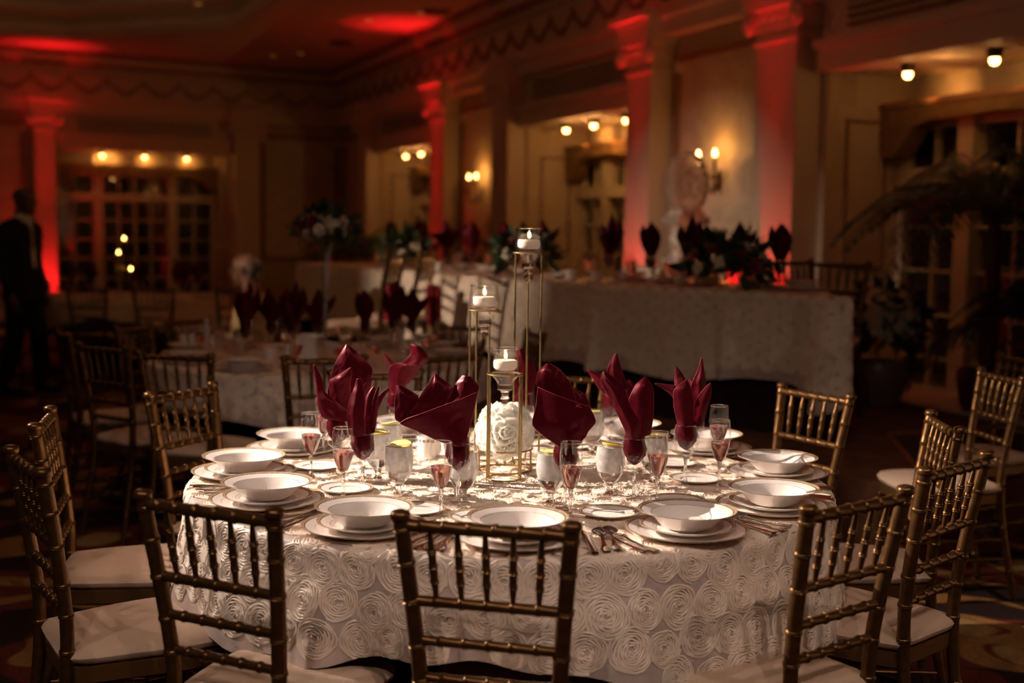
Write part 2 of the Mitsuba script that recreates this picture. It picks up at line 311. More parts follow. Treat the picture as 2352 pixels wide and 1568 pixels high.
    # entablature: ledge, frieze with swags, cornice
    E_ = END[side]
    trim_n += 1
    A = f'trim_{trim_n}'
    tag(A, f'stepped cornice and frieze with plaster swags along the {side} wall', kind='structure')
    led = [wbox(side, 0, E_, 0, .16, 3.16, 3.30), wbox(side, 0, E_, 0, .24, 3.30, 3.36)] + [wbox(side, a - .06, b + .06, 0, .30, 3.16, 3.31) for a, b in PIER[side]] + [wbox(side, a - .09, b + .09, 0, .38, 3.31, 3.37) for a, b in PIER[side]]
    put('ledge', ply(cat(*led), 'm_trim', False), A)
    put('frieze', ply(wbox(side, 0, E_, 0, .10, 3.36, 3.80), 'm_trim', False), A)
    put('cornice', ply(cat(wbox(side, 0, E_, 0, .18, 3.78, 3.84), wbox(side, 0, E_, 0, .30, 3.90, 3.99)), 'm_trim', False), A)
    put('crown', ply(cat(wbox(side, 0, E_, 0, .24, 3.84, 3.90), wbox(side, 0, E_, 0, .36, 3.99, CEIL)), 'm_moulding', False), A)
    ph = np.linspace(0, 1, 11)
    sw = tube(np.stack([-.235 + .47 * ph, .0 * ph + .115, .06 - .15 * np.sin(PI * ph)], -1), .012 + .016 * np.sin(PI * ph), 6)
    dr_ = cat(lathe([(0, -.03), (.03, -.02), (.034, 0), (.02, .03), (0, .035)], 8), xf(tube([(0, .005, -.02), (0, .005, -.11)], [.016, .008], 6), MT()))
    for k in range(int(16.6 / .56) if side == 'right' else int(7.6 / .56)):
        u0 = .07 + .56 * k
        put('swag', ply(wmesh(side, xf(sw, MT(u0 + .28, 0, 3.58))), 'm_moulding', 30), A)
        put('swag_drop', ply(wmesh(side, xf(dr_, MT(u0, .11, 3.68))), 'm_moulding', 30), A)
    put(f'baseboard_{side}', ply(cat(*[wbox(side, a, b, 0, .04, 0, .2) for a, b in segs]), 'm_trim', False), kind='structure')

# ceiling with its octagonal tray
oc_side = 2.8
c1, c2 = np.array([-3.6, 16.6]), np.array([-2.51, 13.99])
du = (c2 - c1) / np.linalg.norm(c2 - c1); inn = np.array([du[1], -du[0]])
if inn @ np.array([-1, -.3]) < 0: inn = -inn
apo = oc_side / 2 * (1 + math.sqrt(2))
oc = (c1 + c2) / 2 + inn * apo
base_a = math.atan2(-inn[1], -inn[0])
def octagon(s): return np.array([oc + s * apo / math.cos(PI / 8) * np.array([math.cos(base_a + PI / 8 + k * PI / 4), math.sin(base_a + PI / 8 + k * PI / 4)]) for k in range(8)])
import shapely
from shapely.geometry import Polygon
ce = trimesh.creation.extrude_polygon(Polygon([(-22, -9), (14, -9), (14, 30), (-22, 30)], [octagon(1.0)]), .05, engine='earcut')
ce.apply_translation((0, 0, CEIL))
put('ceiling', ply((np.array(ce.vertices), np.array(ce.faces)), 'm_ceiling', False), kind='structure', label='dark cream ballroom ceiling')
def ring_walls(s0, z0, s1, z1):
    a, b = octagon(s0), octagon(s1)
    V = np.vstack([np.c_[a, np.full(8, z0)], np.c_[b, np.full(8, z1)]])
    return V, grid_faces(2, 8, True)
tr = [(1.03, 4.03), (1.03, 4.06), (.99, 4.10), (.99, 4.18), (1.02, 4.22), (.97, 4.30), (.93, 4.34), (.93, 4.44), (.95, 4.47), (.90, 4.50), (.88, 4.60), (.88, 4.66)]
tray = put('trim_99', ply(cat(*[ring_walls(*tr[i], *tr[i + 1]) for i in range(len(tr) - 1)]), 'm_trim', False), kind='structure', label='stepped octagonal ceiling tray at the upper left')
put('tray_top', ply(trimesh.creation.extrude_polygon(Polygon(octagon(.95)), .04, engine='earcut').apply_translation((0, 0, 4.66)), 'm_ceiling', False), tray)

# small recessed ceiling lights and vents
for i, (x, y) in enumerate(((-3.73, 15.06), (-3.70, 19.5), (-3.23, 19.2), (-1.85, 16.07), (-1.16, 15.5))):
    k = put('ceiling_spot', ply(xf(lathe([(.03, 0), (.07, -.012), (.075, 0)], 16), MT(x, y, CEIL)), 'm_trim', 30), cat='ceiling light', group='small recessed ceiling lights', label='small round recessed ceiling light ' + ('below the octagonal tray edge', 'left of the corner, farthest', 'near the corner, right of its twin', 'left of the red ceiling pool', 'above the red ceiling pool')[i])
    put('lens', lamp(ply(xf(lathe([(0, -.004), (.04, -.004)], 12), MT(x, y, CEIL)), 'm_plastic_white', False), WARM, .45, .002), k)
for i, (x, y, l) in enumerate(((-2.46, 18.0, 'dark round ceiling vent left of the red pool of light'), (-.95, 15.3, 'dark round ceiling vent above the red pool of light'))):
    put('ceiling_vent', ply(xf(lathe([(0, -.03), (.05, -.03), (.08, -.015), (.13, -.03), (.17, 0)], 20), MT(x, y, CEIL)), 'm_bronze', 30), cat='vent', label=l)

# recess downlights: a visible bulb in a shallow can plus the beam that grazes the cornice board
SPOTS = {'right': [3.0, 3.75, 4.60, 8.84, 9.52, 10.25, 14.38, 15.18], 'back': [3.98, 3.32, 2.64]}
where = {'right': ['far right-wall', 'middle right-wall', 'nearest right-wall'], 'back': ['back-wall']}
DL = {'right': [1.5, 1.5, 1.5, 1.4, 1.4, 1.4, .75, .35], 'back': [2.6, .9, .8]}
ordinal = ('first from the left', 'second from the left', 'third from the left')
for side in SPOTS:
    for i, u in enumerate(SPOTS[side]):
        n_ = -.18 if side == 'right' else -.30
        p = wpt(side, u, n_, 2.585)
        can = put('downlight', ply(xf(lathe([(.028, -.02), (.045, -.02), (.05, .04), (.03, .04)], 16), MT(*p)), 'm_bronze', 30), cat='downlight',
                  label=f'small glowing downlight under the soffit of the {where[side][i // 3]} window, {ordinal[i % 3]}')
        put('bulb', lamp(ply(xf(lathe([(0, -.065), (.02, -.06), (.032, -.04), (.03, -.015), (0, -.01)], 12), MT(*p)), 'm_plastic_white', 30), WARM * (1, 1.2, 1.6), 17.0 if DL[side][i] else 4, .01), can)
        if DL[side][i]:
            spot(f'downlight_beam_{side}_{i}', wpt(side, u, n_ - .07, 2.50), wpt(side, u - .14, -DEPTH, 2.49), WARM * DL[side][i], 32, 5, 3.0)
            

for u, pw in ((3.75, .42), (9.52, .42), (14.8, .07)): point(f'recess_glow_{int(u)}', wpt('right', u, -.13, 2.46), WARM * (1, 1.15, 1.6), pw * 1.4, 2.5)
# wall sconces with two candle bulbs each
def sconce(u, n, label, powr):
    S = thing('wall_sconce', label, 'wall sconce')
    plate = lathe([(0, 0), (.05, 0), (.055, .012), (.03, .022), (0, .025)], 16)
    put('back_plate', ply(wmesh('right', xf(plate, MT(u, n, 1.90) @ SC(1, 1, 1.7) @ RX(-90))), 'm_bronze', 30), S)
    for s in (-1, 1):
        pa = spline([(u, n + .02, 1.90), (u + s * .06, n + .10, 1.80), (u + s * .13, n + .14, 1.84), (u + s * .13, n + .14, 1.92)], 14)
        arm = put('arm', ply(wmesh('right', cat(tube(pa, .010, 6), xf(lathe([(0, -.012), (.02, -.01), (.045, .006), (.04, .01), (0, .012)], 12), MT(u + s * .13, n + .14, 1.93)))), 'm_bronze', 30), S)
        put('candle_sleeve', ply(wmesh('right', tube([(u + s * .13, n + .14, 1.93), (u + s * .13, n + .14, 2.08)], .013, 8)), 'm_bronze', 30), S)
        put('bulb', lamp(ply(wmesh('right', xf(lathe([(0, 0), (.014, .008), (.019, .025), (.012, .05), (0, .07)], 10), MT(u + s * .13, n + .14, 2.085))), 'm_plastic_white', 30), WARM * (1, 1.25, 1.8), 16, .01), S)
    point(f'sconce_glow_{int(u)}', wpt('right', u + .05, n + .17, 2.17), WARM, powr, 4)
sconce(6.80, .0, 'bronze two-candle sconce glowing on the wall between the two far windows', .20)
sconce(12.33, .0, 'bronze two-candle sconce glowing on the wall behind the ice sculpture', .17)

# red uplights at the foot of the piers
def uplight(u, side, n, aim_n, powr, label, z0=0.0, cut=25, beam=2):
    L = thing('uplight', label, 'uplight', None)
    p = wpt(side, u, n, z0)
    put('housing', ply(xf(lathe([(0, .0), (.10, 0), (.10, .16), (.085, .18), (.08, .15), (0, .15)], 18), MT(*p)), 'm_black', 30), L)
    put('lens', lamp(ply(xf(lathe([(.08, .165), (0, .166)], 18), MT(*p)), 'm_plastic_white', False), RED, 9, .01), L)
    spot(f'uplight_beam_{len(used)}_{int(u * 10)}', p + np.array([0, 0, .19]), wpt(side, u, aim_n, 3.4), RED * powr * 1.5, 13, 2, 2.5)
    spot(f'uplight_spill_{len(used)}_{int(u * 10)}', p + np.array([0, 0, .20]), wpt(side, u, n - .25, z0 + 1.2), RED * powr * .11, 55, 10, 2.0)
uplight(5.66, 'right', .50, .62, 46, 'red uplight at the foot of the pilaster beside the far right-wall window')
uplight(11.27, 'right', .50, .62, 30, 'red uplight at the foot of the pilaster left of the ice sculpture', .40)
uplight(13.41, 'right', .50, .62, 34, 'red uplight at the foot of the nearest pilaster behind the head table chairs', .40)
uplight(4.94, 'back', .50, .62, 44, 'red uplight at the foot of the pilaster behind the standing man')
# ---------------------------------------------------------------- dais under the head table
dais = [(2.93, 7.13), (2.05, 6.79), (1.86, 5.6), (1.62, 5.42), (.2, 7.15), (-.05, 7.72), (-.5, 7.70), (-1.25, 7.68), (-1.45, 9.0), (-2.2, 10.5), (-2.85, 12.0), (-2.2, 13.2), (1.25, 11.2)]
dm = trimesh.creation.extrude_polygon(Polygon(dais), .40, engine='earcut')
D_ = put('dais', ply(dm, 'm_dais', False), label='low carpeted platform that carries the head table', cat='platform')
put('edge_trim', ply(cat(tube([(2.05, 6.79, .40), (1.86, 5.6, .40), (1.62, 5.42, .40)], .014, 6), tube([(2.05, 6.79, .40), (2.9, 7.12, .40)], .012, 6)), 'm_wood', 30), D_)
st = thing('dais_step', 'carpeted step unit beside the right end of the platform', 'steps')
put('tread', ply(rbox(2.12, 3.1, 6.2, 6.62, 0, .2, .01, 8), 'm_dais', 30), st)

# ---------------------------------------------------------------- chiavari chairs
def bamboo(path, rad, rings, sides=10, bump=.0026, n=22, ends=None):
    """A turned rod with double rings at the given fractions of its length; rad: a number or [(fraction, radius)]."""
    L = np.linalg.norm(np.diff(np.asarray(path, float), axis=0), axis=1).sum()
    s = set(np.linspace(0, 1, n).round(5))
    for r in rings:
        for d in (-.0055, -.0042, -.002, 0, .002, .0042, .0055): s.add(round(min(1, max(0, r + d / L)), 5))
    s = np.array(sorted(s)); P = np.asarray(path, float)
    cl = np.concatenate([[0], np.cumsum(np.linalg.norm(np.diff(P, axis=0), axis=1))]) / L
    Q = np.stack([np.interp(s, cl, P[:, k]) for k in range(3)], -1)
    R = np.full(len(s), rad) if np.isscalar(rad) else np.interp(s, [a for a, _ in rad], [b for _, b in rad])
    for r in rings:
        d = np.abs(s - r) * L
        R = R + bump * ((d > .0008) & (d < .0046)) * np.clip((.0056 - d) / .002, 0, 1)
    return tube(Q, R, sides)
TOP, SEAT = .915, .45
def post_path(s):
    return spline([(s * .150, -.275, 0), (s * .138, -.215, .30), (s * .138, -.200, .47), (s * .147, -.208, .62), (s * .172, -.255, TOP)], 24)
def post_mesh(s):
    p = post_path(s); zs = [.12, .30, .475, .565, .640, .735, .815, .885]
    fr = [float(np.interp(z, p[:, 2], np.linspace(0, 1, 24))) for z in zs]
    m = bamboo(p, [(0, .013), (.45, .0165), (1, .0165)], fr, 12, n=26)
    cap = xf(lathe([(.0165, -.012), (.0205, -.008), (.0205, 0), (.0185, .006), (.010, .0095), (0, .010)], 14), MT(*p[-1]))
    return cat(m, cap)
def pp(s, z):
    p = post_path(s); return np.array([np.interp(z, p[:, 2], p[:, k]) for k in range(3)])
rail_z = {'top': .893, 'mid': .735, 'low': .650, 'base': .570}
def rail_mesh(z, rad, rings): return bamboo([pp(-1, z), pp(1, z)], rad, rings, 10, n=8)
def rail_pt(z, t): return pp(-1, z) * (1 - t) + pp(1, z) * t
CH = {}
CH['back_post'] = [ply(post_mesh(s), 'm_chair_gold', 62) for s in (-1, 1)]
SPT = [.167, .333, .5, .667, .833]
CH['top_rail'] = [ply(rail_mesh(rail_z['top'], .0130, [.12, .26, .41, .56, .71, .86]), 'm_chair_gold', 62)]
CH['back_rail'] = [ply(rail_mesh(rail_z['mid'], .0112, SPT), 'm_chair_gold', 62), ply(rail_mesh(rail_z['low'], .0105, [.17, .34, .5, .66, .83]), 'm_chair_gold', 62), ply(rail_mesh(rail_z['base'], .0105, [.17, .34, .5, .66, .83]), 'm_chair_gold', 62)]
CH['spindle'] = [ply(bamboo([rail_pt(.882, t), rail_pt(.742, t)], [(0, .0052), (.08, .0060), (.30, .0083), (.70, .0083), (.92, .0060), (1, .0052)], [.30, .52, .74], 9, .0020, 12), 'm_chair_gold', 62) for t in SPT]
def seat_outline(d=0.0, n=44):
    """Rounded D: narrower at the back, bowed sides and front."""
    P = np.array([(-.150 + d, -.195 + d), (-.185 + d, -.05), (-.198 + d, .10), (-.165 + d, .19 - d), (0, .215 - d), (.165 - d, .19 - d), (.198 - d, .10), (.185 - d, -.05), (.150 - d, -.195 + d), (0, -.205 + d)])
    return spline(np.vstack([P, P[:1]]), n + 1)[:-1]
def loft(rows):
    n = len(rows[0]); V = np.vstack(rows); f = grid_faces(len(rows), n, True)
    return V, f
def slab(levels, top=True, bot=True):
    rows = [np.c_[seat_outline(d), np.full(44, z)] for d, z in levels]
    V, f = loft(rows); k = np.arange(44); n = len(V)
    V = np.vstack([V, [[0, 0, levels[0][1]], [0, 0, levels[-1][1]]]])
    f = np.vstack([f, np.stack([(k + 1) % 44, k, np.full(44, n)], -1), np.stack([n - 45 + 1 + k - 0, n - 44 + (k + 1) % 44, np.full(44, n + 1)], -1)])
    return V, f[:, ::-1]
cush = slab([(.012, .442), (.0, .450), (-.004, .462), (.003, .474), (.03, .483), (.08, .487), (.13, .489)])
CH['seat_cushion'] = [ply(cush, 'm_cushion', 40)]
CH['seat_frame'] = [ply(slab([(.012, .395), (.006, .400), (.004, .438), (.012, .443)]), 'm_seat_frame', 40)]
CH['front_leg'] = [ply(bamboo([(s * .185, .185, 0), (s * .172, .165, .41)], [(0, .011), (1, .0165)], [.25, .5, .75, .93], 10, n=8), 'm_chair_gold', 62) for s in (-1, 1)]
def lp(front, s, z): return np.array([s * np.interp(z, [0, .41], [.185, .172]), np.interp(z, [0, .41], [.185, .165]), z]) if front else pp(s, z)
strs = []
for z in (.17, .25):
    for s in (-1, 1): strs.append([lp(True, s, z), lp(False, s, z)])
for z in (.20, .29): strs.append([lp(True, -1, z), lp(True, 1, z)])
strs.append([lp(False, -1, .22), lp(False, 1, .22)])
CH['stretcher'] = [ply(bamboo(q, .0085, [.25, .5, .75], 8, n=5), 'm_chair_gold', 62) for q in strs]
def chair(x, y, head, label, group=None, z=0.0, skip=()):
    """(x, y): the middle of the chair's top rail; head: the way the sitter faces, degrees clockwise from +y."""
    M = MT(x, y, z) @ RZ(-head) @ MT(0, .255, 0)
    C = thing('chiavari_chair', label, 'chair', group)
    for name, ps in CH.items():
        if name in skip: continue
        for p in ps: put(name, p, C, M)
    return C
g1 = 'gold chiavari chairs around the nearest table'
for x, y, h, l in ((-.048, 2.412, 13, 'gold chiavari chair in the front centre, its back to the camera'),
                   (-.618, 2.533, 27, 'gold chiavari chair in the left foreground, back to the camera, beside the front-centre chair'),
                   (.748, 2.665, -39, 'gold chiavari chair in the right foreground, right neighbour of the front-centre chair'),
                   (1.121, 3.128, -46, 'gold chiavari chair at the right, just behind the right foreground chair, with lit spindles'),
                   (1.329, 3.832, -85, 'gold chiavari chair right of the nearest table seen edge-on with a bright left post'),
                   (1.100, 4.533, -121, 'brightly lit gold chiavari chair right behind the nearest table, in front of the platform'),
                   (-1.155, 2.973, 57, 'gold chiavari chair seen edge-on at the left edge, nearer of two there'),
                   (-1.364, 3.644, 77, 'gold chiavari chair seen edge-on at the left edge, farther of two there'),
                   (-1.133, 4.319, 113, 'gold chiavari chair behind the left side of the nearest table facing right'),
                   (.197, 4.938, -169, 'gold chiavari chair across the nearest table behind the candle stands, facing the camera'),
                   (-.534, 4.936, 172, 'gold chiavari chair across the nearest table behind the left napkins, facing the camera')):
    chair(x, y, h, l, g1)
g2 = 'gold chiavari chairs around the second table'
for x, y, h, l in ((-.815, 5.469, -12, 'gold chiavari chair, back to the camera, at the second table below the tall glass vase'),
                   (-.277, 5.665, -40, 'gold chiavari chair at the second table, back to the camera, behind the left candle stand'),
                   (-1.481, 5.524, 14, 'dark gold chiavari chair whose back stands against the left of the second table cloth'),
                   (-1.90, 5.83, 34, 'dark gold chiavari chair left of the second table, between its two nearest left neighbours'),
                   (-2.32, 6.50, 62, 'dark gold chiavari chair at the far left of the second table, nearest the standing man'),
                   (-2.127, 7.061, 105, 'dark gold chiavari chair back left at the second table, left of the bottles'),
                   (-1.963, 7.60, 123, 'dark gold chiavari chair back left at the second table, behind the bottles'),
                   (.13, 7.02, -105, 'gold chiavari chair right of the second table, seen through the tallest candle stand'),
                   (-.30, 7.43, -150, 'gold chiavari chair back right at the second table, before the head-table cloth')):
    chair(x, y, h, l, g2)
g3 = 'chiavari chairs at the far left table'
for x, y, h, l in ((-3.75, 11.1, 2, 'dark chiavari chair with a black jacket over it, left of three at the far table'),
                   (-3.16, 11.1, -6, 'dark chiavari chair at the far left table, middle one of three in front'),
                   (-2.50, 11.4, -24, 'dark chiavari chair at the far left table, right of three, next to the seated man'),
                   (-4.9, 11.3, 30, 'dark chiavari chair at the far left table, behind the standing man')):
    chair(x, y, h, l, g3)
# chairs on the platform
chair(-.74, 7.98, -78, 'lit gold chiavari chair before the head table, left of two, over a dark red drape', 'pair of chairs before the head table', .40)
chair(-.58, 8.62, -76, 'lit gold chiavari chair before the head table, right of two, by the red sash', 'pair of chairs before the head table', .40)
for x, y, h, l in ((1.46, 8.25, 152, 'chiavari chair behind the head table, nearer the ice sculpture of two against red light'),
                   (1.74, 7.95, 150, 'chiavari chair behind the head table, right of two against the red light'),
                   (1.95, 7.56, -150, 'chiavari chair at the right end of the head table beside the potted white flowers')):
    chair(x, y, h, l, 'chairs at the head table', .40)
chair(2.03, 5.20, -97, 'gold chiavari chair at the right edge, nearer of two, white seat corner showing', 'pair of chairs at the right edge')
chair(2.42, 5.92, -110, 'gold chiavari chair at the right edge of the photo, farther of two', 'pair of chairs at the right edge')
# ---------------------------------------------------------------- tables and rosette cloths
TZ = .76
def flare_fn(seed, base=.13, amp=.11, strong=()):
    r = np.random.default_rng(seed); k = [7, 11, 13, 17]; ph = r.uniform(0, 2 * PI, 4); w = r.uniform(.5, 1, 4)
    def fn(th):
        v = sum(wi * np.sin(ki * th + pi) for wi, ki, pi in zip(w, k, ph)) / w.sum()
        for a, s, wd in strong: v = v + s * np.exp(-((th - a + PI) % (2 * PI) - PI) ** 2 / (2 * wd * wd))
        return base + amp * v
    return fn
class RoundCloth:
    """A cloth over a round table: maps (x, y) of the flat cloth, and (angle, drop), to space. Angle 0 is towards the camera (-y), growing to +x."""
    def __init__(s, cx, cy, R, z, flare, rho=.02): s.c, s.R, s.z, s.fl, s.rho = (cx, cy), R, z, flare, rho
    def skirt(s, th, t):
        th, t = np.broadcast_arrays(np.asarray(th, float), np.asarray(t, float))
        q = s.rho * PI / 2; a = np.clip(t, 0, q) / s.rho; t2 = np.maximum(t - q, 0); fl = np.clip(s.fl(th), .01, .6)
        fl = fl * np.minimum(1, t2 / .10)
        r = s.R - s.rho + s.rho * np.sin(a) + t2 * fl
        z = s.z - s.rho * (1 - np.cos(a)) - t2 * np.sqrt(1 - fl * fl)
        return np.stack([s.c[0] + r * np.sin(th), s.c[1] - r * np.cos(th), z], -1)
    def flat(s, x, y):
        d = np.hypot(x, y); th = np.arctan2(x, -y)
        on = np.stack([s.c[0] + x, s.c[1] + y, np.full(np.shape(x), s.z)], -1)
        return np.where((d <= s.R - s.rho)[..., None], on, s.skirt(th, np.maximum(d - (s.R - s.rho), 0)))
    def cloth(s, hem, nth=220, nt=16, nr=6):
        th = np.arange(nth) * 2 * PI / nth; h = hem(th); rows = []
        for r in np.linspace(.02, s.R - s.rho, nr): rows.append(np.stack([s.c[0] + r * np.sin(th), s.c[1] - r * np.cos(th), np.full(nth, s.z)], -1))
        for k in range(1, 5): rows.append(s.skirt(th, np.full(nth, s.rho * PI / 2 * k / 4)))
        for k in range(1, nt): rows.append(s.skirt(th, s.rho * PI / 2 + (h - s.rho * PI / 2) * k / (nt - 1)))
        V, f = loft(rows); n = len(V); k = np.arange(nth)
        V = np.vstack([V, [[s.c[0], s.c[1], s.z]]])
        f = np.vstack([f[:, ::-1], np.stack([np.full(nth, n), (k + 1) % nth, k][::1], -1)[:, ::-1]])
        return V, f
def rosette(S, R, turns, seg, seed, hgt=.0052, xs=1.0):
    """One ribbon coil sewn on the cloth. S(a, b) -> points; offsets along the local normal."""
    r_ = np.random.default_rng(seed); n = int(turns * seg) + 1
    ph = np.linspace(0, 2 * PI * turns, n) + r_.uniform(0, 6.28); t = np.linspace(0, 1, n); pitch = R / turns
    base = .003 + (R - .003) * t * (1 + .045 * np.sin(2.03 * ph + seed) + .03 * np.sin(3.1 * ph + 2 * seed)) + pitch * .22 * np.sin(5.3 * ph + seed)
    wob = .5 + .5 * np.sin(ph * 4.7 + seed) * np.sin(ph * 1.37 + 2 * seed)
    rr = np.stack([base, base + .30 * pitch, base + .98 * pitch], 1)
    hh = np.stack([np.full(n, .0008), hgt * (.45 + .75 * wob), np.full(n, .0012) + .0012 * wob], 1)
    a, b = rr * np.cos(ph)[:, None] * xs, rr * np.sin(ph)[:, None]
    P = S(a, b); e = .002
    N = np.cross(S(a + e, b) - S(a - e, b), S(a, b + e) - S(a, b - e)); N /= np.linalg.norm(N, axis=-1, keepdims=True) + 1e-12
    return (P + N * hh[..., None]).reshape(-1, 3), grid_faces(n, 3)
def sew(cl, rc, hem, spacing, R, turns, seg, front_only, bsdf, most, seed, rows_from=.055):
    """Covers a round cloth with rosettes; the nearest become parts, the rest one part of kind stuff."""
    r_ = np.random.default_rng(seed); spots = []; sp = spacing
    m = int(rc.R / sp) + 2
    for i in range(-m, m + 1):
        for j in range(-2 * m, 2 * m + 1):
            x, y = (i + .5 * (j % 2)) * sp + r_.normal(0, sp * .06), j * sp * .866 + r_.normal(0, sp * .06)
            if math.hypot(x, y) < rc.R - .005: spots.append(('f', x, y))
    k = 0
    t = rows_from
    while t < .5:
        cnt = int(2 * PI * rc.R * 1.03 / sp)
        for i in range(cnt):
            th = (i + .5 * (k % 2)) * 2 * PI / cnt + r_.normal(0, .06 * sp / rc.R); tt = t + r_.normal(0, .08 * sp)
            if hem(np.array(th)) > tt + R * .55: spots.append(('s', th, tt))
        t += sp * .92; k += 1
    done = []
    for q, (kind, a, b) in enumerate(spots):
        Rr = R * r_.uniform(.88, 1.1)
        if kind == 'f': S = lambda u, v, a=a, b=b: rc.flat(a + u, b + v)
        else: S = lambda u, v, a=a, b=b, h=hem: rc.skirt(a + u / (rc.R * 1.02), np.clip(b - v, 0, h(a + u / (rc.R * 1.02))))
        c = S(np.zeros(1), np.zeros(1))[0]
        if front_only and c[1] > rc.c[1] + .2 and kind == 's': continue
        me = rosette(S, Rr, turns, seg, q + seed * 1000)
        done.append((math.hypot(c[0], c[1]) + (9 if kind == 's' and c[1] > rc.c[1] + .3 else 0), me))
    done.sort(key=lambda d: d[0])
    for _, me in done[:most]: put('rosette', ply(me, bsdf, True), cl)
    if len(done) > most: put('rosette_field', ply(cat(*[d[1] for d in done[most:]]), bsdf, True), cl, kind='stuff')

# the nearest table
HA = np.radians([-180, -120, -90, -70, -40, -30, -25, -15, -5, 6, 12, 20, 30, 60, 90, 130, 180])
HV = [.28, .30, .34, .33, .295, .285, .275, .245, .24, .255, .28, .31, .34, .36, .33, .30, .28]
hem1 = lambda th: np.interp((np.asarray(th) + PI) % (2 * PI) - PI, HA, HV) + .008 * np.sin(23 * np.asarray(th))
rc1 = RoundCloth(0, 3.62, .915, TZ, flare_fn(3, .12, .10, [(-.47, 1.2, .05), (-.36, -1.0, .06), (.30, 1.0, .07), (.80, .8, .08)]))
tb = thing('banquet_table', 'round banquet table hidden under the nearest rosette cloth', 'table')
put('table_top', ply(xf(lathe([(0, -.03), (.90, -.03), (.905, -.015), (.90, 0), (0, 0)], 64), MT(0, 3.62, TZ - .004)), 'm_wood', 30), tb)
put('pedestal', ply(xf(lathe([(0, 0), (.28, 0), (.28, .03), (.05, .06), (.045, .69), (.2, .715), (.2, .73), (0, .73)], 24), MT(0, 3.62, 0)), 'm_skirt_black', 30), tb)
def under_skirt(cx, cy, R, z1, amp=.02, z0=.01, k=44):
    th = np.arange(k * 6) * 2 * PI / (k * 6); rows = []
    for z, f in ((z1, .3), (z1 * .6, .8), (z0, 1.2)):
        r = R + amp * f * np.sin(k * th); rows.append(np.stack([cx + r * np.sin(th), cy - r * np.cos(th), np.full(len(th), z)], -1))
    V, f = loft(rows); return V, f
put('under_cloth', ply(under_skirt(0, 3.62, .66, TZ - .05), 'm_skirt', True), label='dark burgundy under-cloth below the nearest rosette tablecloth', cat='tablecloth')
cl1 = put('tablecloth', ply(rc1.cloth(hem1, 288, 20), 'm_cloth', True), label='cream ribbon-rosette tablecloth over the nearest round table', cat='tablecloth')
sew(cl1, rc1, hem1, .0885, .0465, 7.4, 20, False, 'm_ribbon', 300, 1)

# the second table, out of focus behind at the left
T2 = (-1.05, 6.90)
hem2 = lambda th: .235 + .05 * np.sin(3 * np.asarray(th) + 1.2) + .02 * np.sin(7 * np.asarray(th))
rc2 = RoundCloth(*T2, .915, TZ, flare_fn(5, .13, .10))
tb = thing('banquet_table', 'round banquet table hidden under the second rosette cloth', 'table')
put('table_top', ply(xf(lathe([(0, -.03), (.90, -.03), (.905, -.015), (.90, 0), (0, 0)], 48), MT(*T2, TZ - .004)), 'm_wood', 30), tb)
put('pedestal', ply(xf(lathe([(0, 0), (.28, 0), (.28, .03), (.05, .06), (.045, .69), (.2, .715), (.2, .73), (0, .73)], 20), MT(*T2, 0)), 'm_skirt_black', 30), tb)
put('under_cloth', ply(under_skirt(*T2, .60, TZ - .05), 'm_skirt_black', True), label='black under-cloth below the second table', cat='tablecloth')
cl2 = put('tablecloth', ply(rc2.cloth(hem2, 200, 12), 'm_cloth', True), label='cream rosette tablecloth over the second round table', cat='tablecloth')
sew(cl2, rc2, hem2, .115, .056, 3.2, 12, True, 'm_ribbon', 200, 2)

# the far left table
T3 = (-3.75, 12.55)
hem3 = lambda th: .40 + .06 * np.sin(4 * np.asarray(th) + .5)
rc3 = RoundCloth(*T3, .915, TZ, flare_fn(8, .12, .10))
put('tablecloth', ply(rc3.cloth(hem3, 160, 10), 'm_cloth_far', True), label='pale tablecloth over the far left table with three small candles', cat='tablecloth')
tb = thing('banquet_table', 'round banquet table hidden under the far left cloth', 'table')
put('table_top', ply(xf(lathe([(0, -.03), (.90, -.03), (.905, -.015), (.90, 0), (0, 0)], 48), MT(*T3, TZ - .004)), 'm_wood', 30), tb)
put('pedestal', ply(xf(lathe([(0, 0), (.28, 0), (.28, .03), (.05, .06), (.045, .69), (.2, .715), (.2, .73), (0, .73)], 20), MT(*T3, 0)), 'm_skirt_black', 30), tb)
put('under_cloth', ply(under_skirt(*T3, .60, TZ - .05), 'm_skirt_black', True), label='black under-cloth below the far left table', cat='tablecloth')

# the head table on the platform: straight tables set end to end in a bent line
HTZ = 1.16
front = np.array([(1.64, 6.47), (.50, 7.58), (-.36, 8.62), (-1.10, 9.95), (-1.95, 11.35)])
def offset_line(P, d):
    t = np.gradient(P, axis=0); t /= np.linalg.norm(t, axis=1, keepdims=True); return P + d * np.stack([t[:, 1], -t[:, 0]], -1)
back_ = offset_line(front, .78)
if np.linalg.norm(back_[0]) < np.linalg.norm(front[0]): back_ = offset_line(front, -.78)
back_[0] = (1.80, 7.16)
tp = trimesh.creation.extrude_polygon(Polygon(np.vstack([front, back_[::-1]])), .03, engine='earcut').apply_translation((0, 0, HTZ - .034))
hb = put('head_table', ply(tp, 'm_wood', False), label='long bent head table hidden under rosette cloth on the platform', cat='table')
for q in (front[0] * .9 + back_[1] * .1, front[2] * .8 + back_[2] * .2, front[3] * .8 + back_[3] * .2, back_[0] * .9 + front[1] * .1):
    put('leg', ply(tube([(q[0], q[1], .402), (q[0], q[1], HTZ - .035)], .02, 8), 'm_bronze', 30), hb)
loop = np.vstack([back_[0] * .55 + front[0] * .45, back_[0] * .2 + front[0] * .8, front, back_[-1]])
path = spline(loop, 400)
pl = np.concatenate([[0], np.cumsum(np.linalg.norm(np.diff(path, axis=0), axis=1))]); PL = pl[-1]
